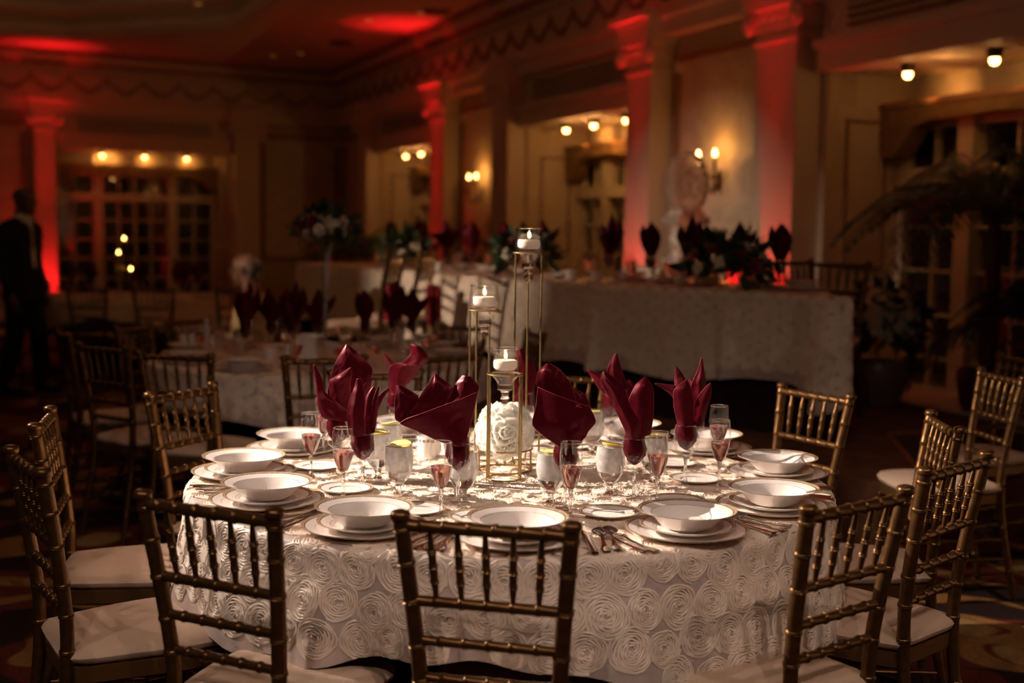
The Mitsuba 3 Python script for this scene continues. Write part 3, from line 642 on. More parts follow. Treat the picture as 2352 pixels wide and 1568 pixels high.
tg = np.gradient(path, axis=0); tg /= np.linalg.norm(tg, axis=1, keepdims=True); pn = np.stack([tg[:, 1], -tg[:, 0]], -1)
if pn[200] @ (front.mean(0) - back_.mean(0)) < 0: pn = -pn
sfr = [float(pl[np.argmin(np.linalg.norm(path - q, axis=1))]) for q in front]
def hfold(s):
    v = .02 + .018 * np.sin(s * 13 + 1) + .012 * np.sin(s * 29)
    for c, a in ((sfr[0] + .02, .22), (sfr[1], .13), (sfr[1] + .12, -.05), (sfr[0] + .62, .12), (sfr[0] + .72, -.04), (sfr[2], .10), (sfr[3], .08)): v = v + a * np.exp(-((s - c) / .045) ** 2)
    return v
def hhem(s): return .50 + .03 * np.sin(s * 5) + .10 * np.exp(-((s - sfr[0]) / .12) ** 2) + .06 * np.exp(-((s - sfr[1]) / .15) ** 2)
def head_front(s, t):
    s, t = np.broadcast_arrays(s, t); q = .018 * PI / 2; a = np.clip(t, 0, q) / .018; t2 = np.maximum(t - q, 0)
    o = -.018 + .018 * np.sin(a) + t2 * hfold(s) * 1.2
    x = np.interp(s, pl, path[:, 0]) + o * np.interp(s, pl, pn[:, 0]); y = np.interp(s, pl, path[:, 1]) + o * np.interp(s, pl, pn[:, 1])
    return np.stack([x, y, HTZ - .018 * (1 - np.cos(a)) - t2], -1)
ss = np.linspace(0, PL, 500); rows = [np.c_[np.c_[np.interp(ss, pl, path[:, 0]), np.interp(ss, pl, path[:, 1])] - .018 * np.c_[np.interp(ss, pl, pn[:, 0]), np.interp(ss, pl, pn[:, 1])], np.full(500, HTZ)]]
for k in range(1, 5): rows.append(head_front(ss, np.full(500, .018 * PI / 2 * k / 4)))
for k in range(1, 13): rows.append(head_front(ss, .0283 + (hhem(ss) - .0283) * k / 12))
hv = np.vstack(rows); hf = grid_faces(len(rows), 500)
top2 = trimesh.creation.extrude_polygon(Polygon(np.vstack([path, back_[::-1]])).buffer(-.012), .002, engine='earcut').apply_translation((0, 0, HTZ - .003))
cl4 = put('tablecloth', ply(cat((hv, hf), (np.array(top2.vertices), np.array(top2.faces))), 'm_cloth', 40), label='cream rosette tablecloth hanging down the front of the long head table', cat='tablecloth')
k, n = 0, 0
t = .06
while t < .56:
    cnt = int(PL / .118)
    for i in range(cnt):
        s = (i + .5 * (k % 2)) * .118 + .03
        if .05 < s < PL - .9 and hhem(s) > t + .03 and n < 300:
            me = rosette(lambda u, v, s=s, t=t: head_front(s - u, np.clip(t - v, .0, hhem(s - u))), .058 * rng.uniform(.9, 1.1), 4.2, 14, 5000 + n, .0055)
            put('rosette', ply(me, 'm_ribbon', True), cl4); n += 1
    t += .104; k += 1
sk = []
for z in (HTZ - .05, .41):
    sk.append(np.c_[path - .05 * pn + (.012 if z < 1 else 0) * pn * np.sin(pl * 40)[:, None], np.full(400, z)])
put('table_skirt', ply((np.vstack(sk), grid_faces(2, 400)), 'm_skirt_black', True), label='black pleated skirt under the head-table cloth', cat='table skirt')
# ---------------------------------------------------------------- china
def plate_ply(prof, n=72, smooth=True, mat='m_china'):
    V, f = lathe(prof, n); R = max(p[0] for p in prof); r = np.hypot(V[:, 0], V[:, 1])
    rep = np.repeat(np.arange(len(prof)), n); top = rep <= int(np.argmax([p[0] for p in prof]))
    d = np.where(top, R - r, .05)
    a = np.tile(np.arange(n) / n, len(prof))
    return ply((V, f), mat, True, uv=np.stack([d, a], -1))
def lin(p, q, n): return [tuple(np.array(p) * (1 - t) + np.array(q) * t) for t in np.linspace(0, 1, n)]
def dish(R, base, rimw, depth, rim_rise):
    """From the middle of the top out over the rim and back below."""
    w = R - rimw
    top = [(0, .005), (base, .005), (base + .004, .0055)] + lin((base + .25 * (w - base), .005 + depth * .12), (w - .002, depth - .001), 4) + lin((w, depth), (R - .0008, depth + rim_rise - .0006), 14) + [(R, depth + rim_rise)]
    bot = [(R - .001, depth + rim_rise - .0022), (w, depth - .0045), (base + .3 * (w - base), .002 + depth * .1), (base, 0), (base - .004, .001), (0, .001)]
    return [(r, z) for r, z in top + bot][::-1][::-1]
def flipped(prof): return prof[::-1]
def dish_ply(*a, n=72, mat='m_china'):
    prof = dish(*a)
    V, f = lathe(prof, n); k = int(np.argmax([p[0] for p in prof])); r = np.hypot(V[:, 0], V[:, 1]); rep = np.repeat(np.arange(len(prof)), n)
    uv = np.stack([np.where(rep <= k, a[0] - r, .05), np.tile(np.arange(n) / n, len(prof))], -1)
    return ply((V, f[:, ::-1]), mat, True, uv=uv)
CHG = dish_ply(.148, .092, .034, .010, .009)
DIN = dish_ply(.115, .070, .033, .009, .0085)
BOWL = dish_ply(.1175, .052, .032, .034, .010)
BREAD = dish_ply(.0765, .045, .032, .007, .006, n=56)
# ---------------------------------------------------------------- glasses
WINE_B = [(.0045, .079), (.012, .081), (.022, .088), (.030, .099), (.0352, .114), (.0362, .125), (.0350, .140), (.0325, .155), (.0302, .168)]
FLU_B = [(.0050, .070), (.0098, .0735), (.0152, .082), (.0205, .0955), (.0250, .111), (.0278, .128), (.0289, .146), (.0285, .162), (.0273, .178), (.0263, .189)]
GOB_B = [(.008, .034), (.017, .037), (.026, .047), (.0345, .063), (.0388, .082), (.0398, .096), (.0392, .112), (.0375, .128), (.0362, .141)]
def smoothprof(P, n): return spline(np.asarray(P), n)
def stemware(bowl, foot, stem_r, stem_top, knob=0):
    B = smoothprof(bowl, 18)
    rim = tube(np.stack([B[-1, 0] * np.cos(np.arange(32) * PI / 16), B[-1, 0] * np.sin(np.arange(32) * PI / 16), np.full(32, B[-1, 1])], -1), .0011, 6, closed=True)
    st = lathe([(0, .0045), (stem_r * 1.9, .0048), (stem_r * 1.15, .012), (stem_r, .022)] + ([(stem_r * 1.5, .028)] if knob else []) + [(stem_r, stem_top * .55), (stem_r * 1.2, stem_top * .8), (stem_r * 1.75, stem_top), (0, stem_top + .002)], 14)
    ft = lathe([(foot, .0006), (foot, .0016), (foot * .6, .0028), (stem_r * 1.8, .0044), (0, .0046)], 36)
    return {'bowl': ply(lathe(B, 40), 'm_thin_glass', True), 'rim': ply(rim, 'm_glass', True), 'stem': ply(st, 'm_glass', 40), 'foot': ply(ft, 'm_thin_glass', True)}
def fill(bowl, z1, bsdf, z0=None, gap=.0007):
    B = smoothprof(bowl, 30); B = B[(B[:, 1] <= z1) & (B[:, 1] >= (z0 or 0))]
    rt = float(np.interp(z1, np.asarray(bowl)[:, 1], np.asarray(bowl)[:, 0]))
    P = [(0, B[0, 1] + (.0008 if not z0 else 0))] + [(max(r - gap, .001), z) for r, z in B] + [(rt - gap, z1), (0, z1)]
    return ply(lathe(P, 32), bsdf, 50)
WINE = stemware(WINE_B, .0335, .0042, .079)
FLUTE = stemware(FLU_B, .0300, .0040, .070)
GOBLET = stemware(GOB_B, .0345, .0075, .034, 1)
FLUTE['rose_wine'] = fill(FLU_B, .126, 'm_rose_wine')
GOBLET['water'] = fill(GOB_B, .0655, 'm_water')
GOBLET['ice_water'] = fill(GOB_B, .134, 'm_ice_water', .0660, .0016)
foam = lathe([(.0252, .1262), (.0266, .1270), (.0252, .1278)], 30)
FLUTE['foam'] = ply(tube(np.stack([.0268 * np.cos(np.arange(28) * PI / 14), .0268 * np.sin(np.arange(28) * PI / 14), np.full(28, .1266)], -1), .0009, 5, True), 'm_china_plain', True)
LEMON_R = ply(tube(np.stack([.0225 * np.cos(np.linspace(0, PI * 1.96, 26)), .0225 * np.sin(np.linspace(0, PI * 1.96, 26)), .0015 * np.sin(np.linspace(0, 9, 26))], -1), .0020, 7), 'm_lemon_rind', True)
LEMON_F = ply(lathe([(0, -.002), (.0215, -.002), (.0215, .002), (0, .002)], 26), 'm_lemon_flesh', 40)
BERRY = ply(mm(m3.Manifold.compose([m3.Manifold.sphere(.0036, 10).translate((.0052 * math.cos(a) * math.cos(b), .0052 * math.sin(a) * math.cos(b), .0062 * math.sin(b)))
            for b in (-.9, -.2, .5, 1.2) for a in np.arange(6) * PI / 3 + b])), 'm_berry', 60)
def glass(kind, parts, x, y, z, label, group, sc=1.0):
    g = thing(kind, label, 'glass', group)
    for n_, p in parts.items():
        put(n_, p, g, MT(x, y, z) @ SC(1, 1, sc), label={'rose_wine': 'pink sparkling wine', 'ice_water': 'iced water frosting the glass'}.get(n_))
    return g
# ---------------------------------------------------------------- cutlery (along +y, handle end at y=0)
def strip(pts, ws, th=.0022):
    """A flat bar along a spine in the y-z plane with varying widths."""
    P = spline(np.array([(0, y, z) for y, z in pts]), 26); w = np.interp(np.linspace(0, 1, 26), np.linspace(0, 1, len(ws)), ws)
    G = np.stack([P + np.array([1, 0, 0]) * (w * k)[:, None] + np.array([0, 0, 1]) * (-.0009 * (1 - k * k))[:, None] if False else P + np.outer(w * k, [1, 0, 0]) + np.array([0, 0, .0012 * (1 - k * k)]) for k in np.linspace(-1, 1, 5)], 1)
    return shell(G.reshape(-1, 3), 26, 5, th)
handle = [(0, .004), (.05, .003), (.10, .006), (.13, .011)]
hw = [.0085, .0115, .006, .004, .0035, .0035]
tines = [tube(spline([(x, .135 + 0, .010), (x * 1.1, .15, .006), (x * 1.05, .17, .006), (x, .195, .012)], 12), np.linspace(.0014, .0008, 12), 6) for x in (-.0095, -.0032, .0032, .0095)]
FORK = {'handle': ply(strip(handle, hw), 'm_steel', 40), 'head': ply(strip([(.122, .0105), (.135, .0095), (.150, .0065)], [.0036, .009, .0118]), 'm_steel', 40), 'tines': ply(cat(*tines), 'm_steel', True)}
KNIFE = {'handle': ply(strip([(0, .004), (.05, .004), (.10, .004)], [.0075, .009, .007, .0065], .005), 'm_steel', 40), 'blade': ply(strip([(.10, .004), (.16, .0035), (.215, .003)], [.0065, .0095, .0095, .008, .002], .0016), 'm_steel', 40)}
def spoon_bowl(L=.062, W=.0205, y0=.132):
    u = np.linspace(0, 1, 14); v = np.linspace(-1, 1, 11); w = W * np.sin(PI * u ** .85) ** .6
    G = np.array([[(wi * vj, y0 + L * ui, .010 - .0085 * (1 - vj * vj) * math.sin(PI * ui) ** .8 + .004 * ui) for vj in v] for ui, wi in zip(u, np.maximum(w, .0012))])
    return shell(G.reshape(-1, 3), 14, 11, .0014)
SPOON = {'handle': ply(strip([(0, .004), (.05, .003), (.10, .007), (.135, .0105)], hw), 'm_steel', 40), 'bowl': ply(spoon_bowl(), 'm_steel', True)}
def cutlery(kind, parts, M, label, group):
    c = thing(kind, label, kind, group)
    for n_, p in parts.items(): put(n_, p, c, M)

# ---------------------------------------------------------------- the nearest table's settings, clockwise from the front
NT = (0, 3.62)
SET = {0: (0.019, 2.85, 'at the front centre'), -30: (-0.343, 2.935, 'left of the front-centre chair'), 30: (0.421, 2.948, 'right of the front-centre chair'), -60: (-0.627, 3.212, 'second along the left front edge'), 60: (0.683, 3.228, 'nearer of two at the right edge'), -90: (-0.764, 3.576, 'at the left table edge'), 90: (0.788, 3.68, 'farther of two at the right edge'), -120: (-0.69, 3.975, 'back left, behind the leftmost flute'), 120: (0.641, 4.094, 'back right, behind two flutes'), 150: (0.4, 4.3, 'at the back behind the shiny napkin'), -150: (-0.36, 4.3, 'at the back behind the hooked napkin'), 180: (0.02, 4.4, 'at the back behind the flower ball')}
for a, (x, y, ws) in SET.items():
    rot = RZ(rng.uniform(0, 360))
    put('charger_plate', CHG, None, MT(x, y, TZ + .003) @ rot, 'wide gold-banded charger under the plate stack ' + ws, 'plate', 'charger plates on the nearest table')
    put('dinner_plate', DIN, None, MT(x + .002, y + .003, TZ + .0125) @ rot, 'gold-banded plate, middle of the stack ' + ws, 'plate', 'middle plates on the nearest table')
    put('soup_bowl', BOWL, None, MT(x, y, TZ + .021) @ rot, 'gold-rimmed white soup bowl on the stack ' + ws, 'bowl', 'soup bowls on the nearest table')
    f = np.array([-x + NT[0], NT[1] - y]); f /= np.linalg.norm(f); hd = math.degrees(math.atan2(f[0], f[1])); rt = np.array([f[1], -f[0]])
    edge = np.array([x, y]) - f * .105
    for i, (kind, parts, off, dep) in enumerate((('fork', FORK, -.172, 0), ('fork', FORK, -.198, .004), ('knife', KNIFE, .172, -.01), ('spoon', SPOON, .195, 0), ('spoon', SPOON, .222, .012))):
        if abs(a) >= 120 and i in (1, 4): continue
        q = edge + rt * off + f * dep + rng.normal(0, .003, 2)
        cutlery(kind, parts, MT(q[0], q[1], TZ + .0045) @ RZ(-hd + rng.normal(0, 2.5)), f"silver {kind} {'left' if off < 0 else 'right'} of the plates {ws}, {'inner' if i in (0, 2, 3) else 'outer'} one", f'{kind}s on the nearest table')
for i, (x, y, l) in enumerate(((-.446, 3.381, 'between the two left flutes'), (-.573, 3.70, 'behind the leftmost flute'), (-.235, 3.14, 'behind the left-centre soup bowl'), (.25, 3.133, 'between the centre bowl and the right fork pair'), (.441, 3.285, 'behind the right-of-centre soup bowl'),
                             (.535, 3.587, 'below the spiky right napkin glass'), (.50, 3.838, 'at the back right behind the tall flutes'), (-.075, 3.06, 'peeping out left of the front-centre bowl'), (.20, 4.12, 'far side right of the flower ball'), (-.30, 4.12, 'far side left behind the water goblets'))):
    put('bread_plate', BREAD, None, MT(x, y, TZ + .003) @ RZ(40 * i), f'small gold-banded bread plate {l}', 'plate', 'bread plates on the nearest table')
GL = {'champagne_flute': (FLUTE, 'champagne flute of pink wine', [(-.566, 3.543, 'leftmost of the front flutes'), (-.582, 3.893, 'at the back left, right behind the leftmost flute'), (-.44, 3.284, 'second from the left, with a red berry'), (-.171, 3.089, 'left of centre, before the wide dark napkin'),
                          (.152, 3.109, 'right of centre, before the large leaf-like napkin'), (.39, 3.292, 'right of the curled shiny napkin'), (.59, 3.516, 'rightmost, nearer of two in line'), (.634, 3.813, 'rightmost, farther of two in line'), (-.30, 4.02, 'at the back between left napkins')]),
      'wine_glass': (WINE, 'wine glass holding a burgundy napkin', [(-.496, 3.586, 'the tall left napkin group, rear glass'), (-.394, 3.331, 'the left napkin group, front glass'), (-.379, 4.159, 'the small curled napkin at the back left'), (-.134, 3.20, 'the widest napkin, left of the candle stands'), (.142, 3.192, 'the large leaf-like napkin right of the candle stands'),
                     (.33, 3.315, 'the shiny spiky napkin at the right'), (.50, 3.558, 'the rightmost spiky napkin'), (.339, 4.204, 'the napkin tip behind the shiny spiky one'), (.56, 3.86, 'the dark napkin behind the rightmost one'), (.045, 4.22, 'the napkin behind the tall candle stand')]),
      'water_goblet': (GOBLET, 'frosty water goblet with lemon', [(-.298, 3.337, 'standing free left of centre'), (-.375, 3.538, 'half hidden behind the left napkins'), (-.123, 3.262, 'behind the left-centre flute'), (.107, 3.257, 'just right of the flower ball base'), (.271, 3.377, 'right of centre with a bright lemon slice'),
                       (.407, 3.545, 'behind the right flute'), (.259, 3.999, 'right of the large leaf-like napkin, farther back'), (-.36, 3.70, 'behind the left napkins, farther back')])}
for kind, (parts, what, spots) in GL.items():
    for i, (x, y, l) in enumerate(spots):
        g = glass(kind, parts, x, y, TZ + .004, f'{what}, {l}', f'{kind.replace("_", " ")}s on the nearest table')
        if kind == 'water_goblet':
            L = thing('lemon_slice', f'thin lemon slice in the goblet {l}', 'lemon slice', 'lemon slices in the goblets')
            t = (28, 12, 20, 8, 24, 14, 10, 18)[i]; M = MT(x + (.006, 0, -.004, .004, .005, .006, 0, 0)[i], y - .004, TZ + .004 + .1385) @ RZ(35 * i) @ RX(t * .5) @ SC(1.2, 1.2, 1)
            put('rind', LEMON_R, L, M); put('flesh', LEMON_F, L, M)
        if kind == 'champagne_flute' and i < 8:
            for q in range(1):
                put('raspberry', BERRY, None, MT(x + .010 * (1, -1)[i % 2], y - .008, TZ + .004 + .1235) @ SC(.75), f'red raspberry floating in the flute {l}' + (' , lower one' if q else ''), 'raspberry', 'raspberries in the flutes')
# sugar caddies and a folded card
for x, y, l in ((-.256, 3.927, 'left'), (-.185, 3.985, 'right')):
    c = put('creamer_cup', ply(lathe([(0, .002), (.03, 0), (.036, .02), (.038, .062), (.0365, .066), (.035, .06), (.032, .02), (0, .012)], 32), 'm_china_plain', 40), None, MT(x, y, TZ + .003), f'{l} of two small white cups with a dotted gold band behind the wide napkin', 'cup', 'small white cups at the table centre')
    for k in range(16):
        put('band_dot', ply(box(-.0035, .0035, -.0386, -.0378, .050, .058), 'm_wire_gold', False), c, MT(x, y, TZ + .003) @ RZ(k * 22.5))
K = thing('butter_dish', 'small flat dish with folded white wrappers behind the front-centre bowl', 'dish')
put('tray', ply(rbox(-.045, .045, -.02, .02, 0, .006, .002), 'm_steel', 30), K, MT(.012, 3.06, TZ + .006) @ RZ(4))
for i, (dx, s) in enumerate(((-.022, .8), (.02, 1.2))):
    put('wrapper', ply((np.array([[-.016, 0, 0], [.018, 0, 0], [.002, .008, .019], [.004, .016, 0], [-.012, .012, .002]]) * s, np.array([[0, 1, 2], [1, 3, 2], [3, 0, 2], [0, 4, 2], [3, 4, 2]])), 'm_paper', False), K, MT(.012 + dx, 3.055, TZ + .012))
K = thing('card_holder', 'clear acrylic card holder with a small white card left of the candle stands', 'card holder')
put('card', ply(rbox(-.014, .014, -.0008, .0008, .004, .055, .0006), 'm_paper', False), K, MT(-.135, 3.33, TZ + .004) @ RZ(12) @ RX(10))
put('base', ply(rbox(-.03, .03, -.012, .012, 0, .004, .001), 'm_glass', False), K, MT(-.135, 3.335, TZ + .004) @ RZ(12))

# ---------------------------------------------------------------- napkins: each a bunch of folded leaves standing in its glass
def leaf(Lc, Rc, y0, bulge, tip=0.0, fold=0.0, nu=24, nv=13, th=.0022, seed=0):
    """Left and right edges given as (x, z) in cm above the glass rim centre; y0 and bulge in cm towards the camera (minus y); tip: how far the top leans."""
    def run(P):
        P = np.array(P, float); d = np.concatenate([[0], np.cumsum(np.linalg.norm(np.diff(P, axis=0), axis=1))]); t = np.linspace(0, d[-1], nu)
        q = np.stack([np.interp(t, d, P[:, 0]), np.interp(t, d, P[:, 1])], -1); k = spline(P, nu); return .45 * q + .55 * k
    L, Rr = run(Lc), run(Rc); r = np.random.default_rng(seed)
    u = np.linspace(0, 1, nu)[:, None]; v = np.linspace(0, 1, nv)[None]
    X = L[:, :1] * (1 - v) + Rr[:, :1] * v; Z = L[:, 1:] * (1 - v) + Rr[:, 1:] * v
    w = np.linalg.norm(Rr - L, axis=1)[:, None]; wk = np.minimum(1, w / 4.0)
    c0 = .5 + .22 * math.sin(seed * 1.7); tent = np.where(v < c0, v / c0, (1 - v) / (1 - c0))
    prof = .35 * np.sin(PI * v) + .65 * tent ** 1.15
    crease = np.abs(((v * 1.4 + .35 * u + .21 * seed) % 1.0) - .5) - .25
    Y = -(y0 + bulge * wk * prof + tip * u ** 2 + fold * wk * crease * (1.2 + 1.5 * u) + .35 * np.sin(4.5 * u + seed * 2.1))
    f3 = np.stack([X * .45 + seed, Z * .30, 0 * X + seed * 3.1], -1)
    Y = Y + wk * (.55 * (np.abs(meshkit.fbm(f3, 2) - .5) * 2 - .3) + .25 * (meshkit.fbm(f3 * 2.7, 2) - .5))
    return np.stack([X, Y, Z], -1).reshape(-1, 3) * .01, nu, nv
def napkin(x, y, z, leaves, label, group, heading=0.0, stuffing=True, hem=True, scale=1.0):
    N = thing('napkin', label, 'napkin', group)
    M = MT(x, y, z) @ RZ(heading) @ SC(scale)
    ms, hs = [], []
    for i, lf in enumerate(leaves):
        V, nu, nv = leaf(**lf, seed=i + int(abs(x) * 100)); ms.append(shell(V, nu, nv, .0022))
        G = V.reshape(nu, nv, 3)
        hs.append(tube(np.vstack([G[1:, 0], G[-1, 1:-1], G[::-1, -1][:-1]]), .0013, 5))
    put('cloth', ply(cat(*ms), 'm_napkin', 50), N, M)
    if hem: put('hem', ply(cat(*hs), 'm_hem', True), N, M)
    if stuffing:
        th = np.arange(24) * PI / 12; rows = []
        for zz, rr in ((-7.2, .35), (-6.4, 1.6), (-4.6, 2.7), (-2.8, 3.05), (-1.2, 2.85), (.2, 2.55), (1.4, 2.5)):
            rows.append(np.stack([rr * (1 + .10 * np.sin(5 * th + zz)) * np.cos(th), rr * (1 + .10 * np.sin(5 * th + zz)) * np.sin(th), np.full(24, zz)], -1) * .01)
        put('tucked_end', ply(loft(rows), 'm_napkin', True), N, M)
def lv(L, R, y0=0, bulge=1.5, tip=0, fold=0): return dict(Lc=L, Rc=R, y0=y0, bulge=bulge, tip=tip, fold=fold)
RIM = TZ + .004 + .168
g = 'burgundy napkins on the nearest table'
napkin(-0.496, 3.586, RIM, [
    lv([(-1.9, 0.7), (-3.3, 6.6), (-2.3, 12.6), (-0.1, 17.6), (1.9, 20.9)], [(4.4, 0.7), (7.5, 6.6), (9.5, 13.8), (5.8, 18.0), (2.1, 20.9)], -2.4, 1.6, -1.4, 0.5),
    lv([(-1.6, 1.6), (-2.3, 7.8), (-2.2, 10.9), (1.4, 13.2), (3.7, 14.8)], [(3.3, 2.2), (3.6, 6.9), (3.6, 10.1), (4.0, 12.6), (4.1, 14.7)], 0.4, 1.4, 0.9, 0.2),
    lv([(-0.5, -0.2), (-3.7, 0.4), (-5.1, 3.0), (-5.9, 10.3), (-6.6, 15.3)], [(4.4, -0.5), (3.3, 2.2), (0.1, 4.9), (-3.3, 7.7), (-4.3, 11.6), (-6.2, 15.6)], 2.2, 1.4, 0.5, 0.5),
    lv([(1.4, 1.0), (4.1, 5.3), (5.3, 9.0), (7.3, 11.1), (8.3, 12.1)], [(4.4, 0.7), (7.3, 4.1), (8.8, 7.8), (9.5, 10.9), (8.8, 12.4)], -1.0, 0.9, -0.4, 0.2),
], 'tall burgundy napkin of the left group, spread wide with a high pointed back leaf', g)
napkin(-0.394, 3.331, RIM, [
    lv([(-3.3, -0.1), (-3.8, 5.6), (-3.0, 9.6), (-2.0, 12.5), (-1.4, 14.7)], [(1.0, -0.6), (0.6, 5.1), (0.8, 9.1), (0.3, 12.5), (-0.3, 14.8)], 2.4, 1.2, 0.3, 0.3),
    lv([(-0.6, -0.3), (-0.1, 5.6), (0.8, 9.6), (2.0, 11.6), (2.8, 12.5)], [(3.1, 0.3), (3.6, 5.1), (3.3, 8.5), (3.2, 10.4), (3.1, 12.5)], 0.2, 1.6, 0.2, 0.4),
    lv([(1.7, 1.6), (2.4, 6.2), (2.9, 9.1), (3.6, 11.1), (4.2, 12.7)], [(3.3, 1.3), (4.0, 6.2), (4.0, 8.8), (4.2, 10.8), (4.5, 12.7)], 1.2, 0.7, 0.6, 0.2),
    lv([(2.2, 3.9), (2.9, 7.3), (3.7, 9.3), (5.2, 10.9), (6.7, 12.1)], [(3.6, 3.6), (4.0, 6.3), (4.8, 8.4), (6.0, 10.6), (7.0, 12.1)], 0.4, 0.6, 0.4, 0.1),
], 'burgundy napkin at the front of the left group with small side tips', g)
napkin(-0.379, 4.159, RIM, [
    lv([(-1.7, -0.4), (-2.4, 4.6), (-2.6, 8.2), (-1.4, 9.6), (-0.3, 10.0)], [(1.4, -0.4), (3.3, 4.6), (5.5, 8.2), (6.6, 8.9), (7.2, 9.5)], 1.5, 1.4, 0, 0.4),
    lv([(-0.9, 1.7), (-2.0, 6.0), (1.1, 9.6), (4.3, 12.5), (4.6, 16.4)], [(4.0, 3.2), (6.9, 7.7), (9.5, 10.3), (10.3, 12.1), (7.6, 15.6)], -0.8, 1.8, 0.8, 0.5),
    lv([(-2.0, 4.6), (-2.0, 7.2), (-2.6, 9.6), (-3.7, 11.5), (-4.4, 13.2)], [(0.0, 5.7), (0.0, 7.7), (-0.3, 9.2), (-1.7, 10.9), (-4.0, 13.2)], 0.5, 0.8, 0.4, 0.2),
], 'small burgundy napkin at the back left with a curled hooked top', g)
napkin(-0.134, 3.2, RIM, [
    lv([(-7.8, 3.9), (-11.7, 5.5), (-13.1, 6.6), (-9.9, 11.7), (-6.4, 17.2)], [(0.7, 3.9), (0.4, 7.7), (-0.4, 11.0), (-1.4, 13.6), (-6.1, 17.2)], -1.6, 1.2, -1.2, 0.5),
    lv([(-10.6, 3.3), (-14.5, 5.0), (-16.1, 6.0), (-16.2, 10.5), (-15.9, 14.3)], [(-5.1, 3.9), (-10.6, 5.3), (-13.1, 6.6), (-10.2, 11.5), (-14.7, 14.6)], 0.4, 1.2, -0.7, 0.5),
    lv([(-2.9, 1.7), (-5.1, 6.1), (-2.9, 10.8), (-0.7, 15.2), (0.9, 17.2)], [(2.9, 3.9), (4.0, 8.8), (4.7, 12.6), (5.0, 14.6), (2.9, 16.9)], -1.0, 1.8, 0.3, 0.5),
    lv([(-1.8, -0.2), (-5.6, 1.1), (-10.4, 3.3), (-14.6, 5.1), (-13.0, 6.5)], [(1.8, -0.3), (2.6, 3.3), (3.4, 6.6), (4.2, 9.9), (4.7, 13.5)], 2.4, 2.2, 0.8, 0.7),
], 'widest burgundy napkin, wings spread left of the candle stands', g)
napkin(0.142, 3.192, RIM, [
    lv([(-1.8, 7.2), (-6.2, 12.4), (-7.8, 15.5), (-7.3, 18.8), (-5.4, 20.6)], [(3.3, 8.3), (1.8, 12.9), (0.7, 16.0), (-1.8, 19.1), (-4.5, 20.7)], -0.2, 1.4, -0.9, 0.5),
    lv([(-1.5, -0.1), (-5.5, 2.5), (-8.7, 5.5), (-7.8, 10.5), (-7.5, 15.0)], [(3.1, 0.1), (5.3, 3.9), (7.2, 6.4), (6.4, 8.7), (5.5, 10.3)], 2.4, 2.2, 0.9, 0.8),
    lv([(0.0, 4.4), (0.7, 9.4), (1.0, 12.4), (1.1, 13.5), (1.2, 14.6)], [(5.7, 5.5), (6.3, 8.3), (5.8, 10.5), (4.4, 12.9), (1.5, 14.5)], -1.6, 1.2, -0.4, 0.3),
    lv([(0.2, 2.8), (1.3, 5.5), (0.9, 8.3), (0.4, 9.9), (1.3, 11.0)], [(4.6, 2.2), (6.3, 6.3), (5.9, 8.3), (5.3, 9.6), (3.5, 10.9)], 3.2, 0.9, 0.3, 0.3),
], 'large leaf-like burgundy napkin right of the candle stands', g)
napkin(0.33, 3.315, RIM, [
    lv([(-1.7, 0.0), (-4.2, 5.1), (-7.1, 10.9), (-9.5, 15.2), (-9.1, 17.7)], [(0.6, 0.0), (0.9, 4.6), (-1.9, 9.1), (-3.7, 14.3), (-8.3, 17.8)], 2.4, 1.8, 0.5, 0.3),
    lv([(-3.1, 5.1), (-6.5, 10.9), (-7.9, 15.4), (-7.1, 19.4), (-5.5, 22.2)], [(-0.2, 5.7), (-1.4, 10.9), (-2.9, 15.4), (-4.2, 19.1), (-5.1, 22.1)], -1.2, 1.4, -0.8, 0.3),
    lv([(-0.8, 0.0), (-1.0, 5.7), (-1.9, 10.3), (-0.2, 14.3), (2.2, 16.6)], [(4.0, 1.1), (4.6, 6.3), (4.5, 11.4), (4.2, 13.7), (2.6, 16.5)], 1.0, 1.6, -0.4, 0.4),
    lv([(-0.8, 1.7), (-1.9, 7.4), (-3.1, 11.4), (-2.9, 14.3), (-2.2, 15.4)], [(2.6, 1.7), (1.7, 7.4), (0.6, 11.4), (-0.2, 13.7), (-1.4, 15.2)], -0.4, 1.2, 0.2, 0.3),
], 'shiny burgundy napkin right of centre with a long curled leaf and spiky tips', g)
napkin(0.5, 3.558, RIM, [
    lv([(-2.5, -0.2), (-3.9, 5.0), (-4.2, 9.9), (-2.7, 11.8), (-1.0, 13.0)], [(1.5, -0.5), (1.7, 4.4), (0.9, 9.3), (0.2, 11.5), (-0.5, 13.0)], 2.0, 1.5, 0.3, 0.3),
    lv([(-2.7, 2.0), (-3.7, 7.5), (-3.6, 11.8), (-3.4, 14.8), (-3.3, 16.4)], [(0.9, 3.2), (0.5, 8.1), (-0.2, 11.8), (-1.5, 14.5), (-3.1, 16.4)], -0.6, 1.2, -0.4, 0.2),
    lv([(0.2, 0.7), (0.9, 6.9), (1.5, 11.8), (3.1, 15.5), (3.9, 18.9)], [(4.2, 2.0), (5.4, 7.5), (5.4, 11.8), (4.8, 15.5), (4.2, 18.9)], -1.2, 1.4, -0.5, 0.3),
    lv([(0.9, -0.2), (1.7, 4.4), (2.7, 8.1), (4.5, 10.6), (6.0, 12.1)], [(4.4, 0.0), (5.4, 4.4), (6.3, 8.1), (6.4, 10.6), (6.3, 12.1)], 1.2, 1.2, 0.2, 0.3),
    lv([(-2.2, 5.6), (-3.7, 7.4), (-4.7, 8.7), (-6.9, 10.3), (-9.2, 11.5)], [(-2.0, 8.7), (-3.2, 10.6), (-4.0, 11.2), (-6.1, 11.4), (-9.0, 11.7)], -0.3, 0.8, 0.2, 0.1),
], 'rightmost burgundy napkin with a long tip pointing left and two upright tips', g)
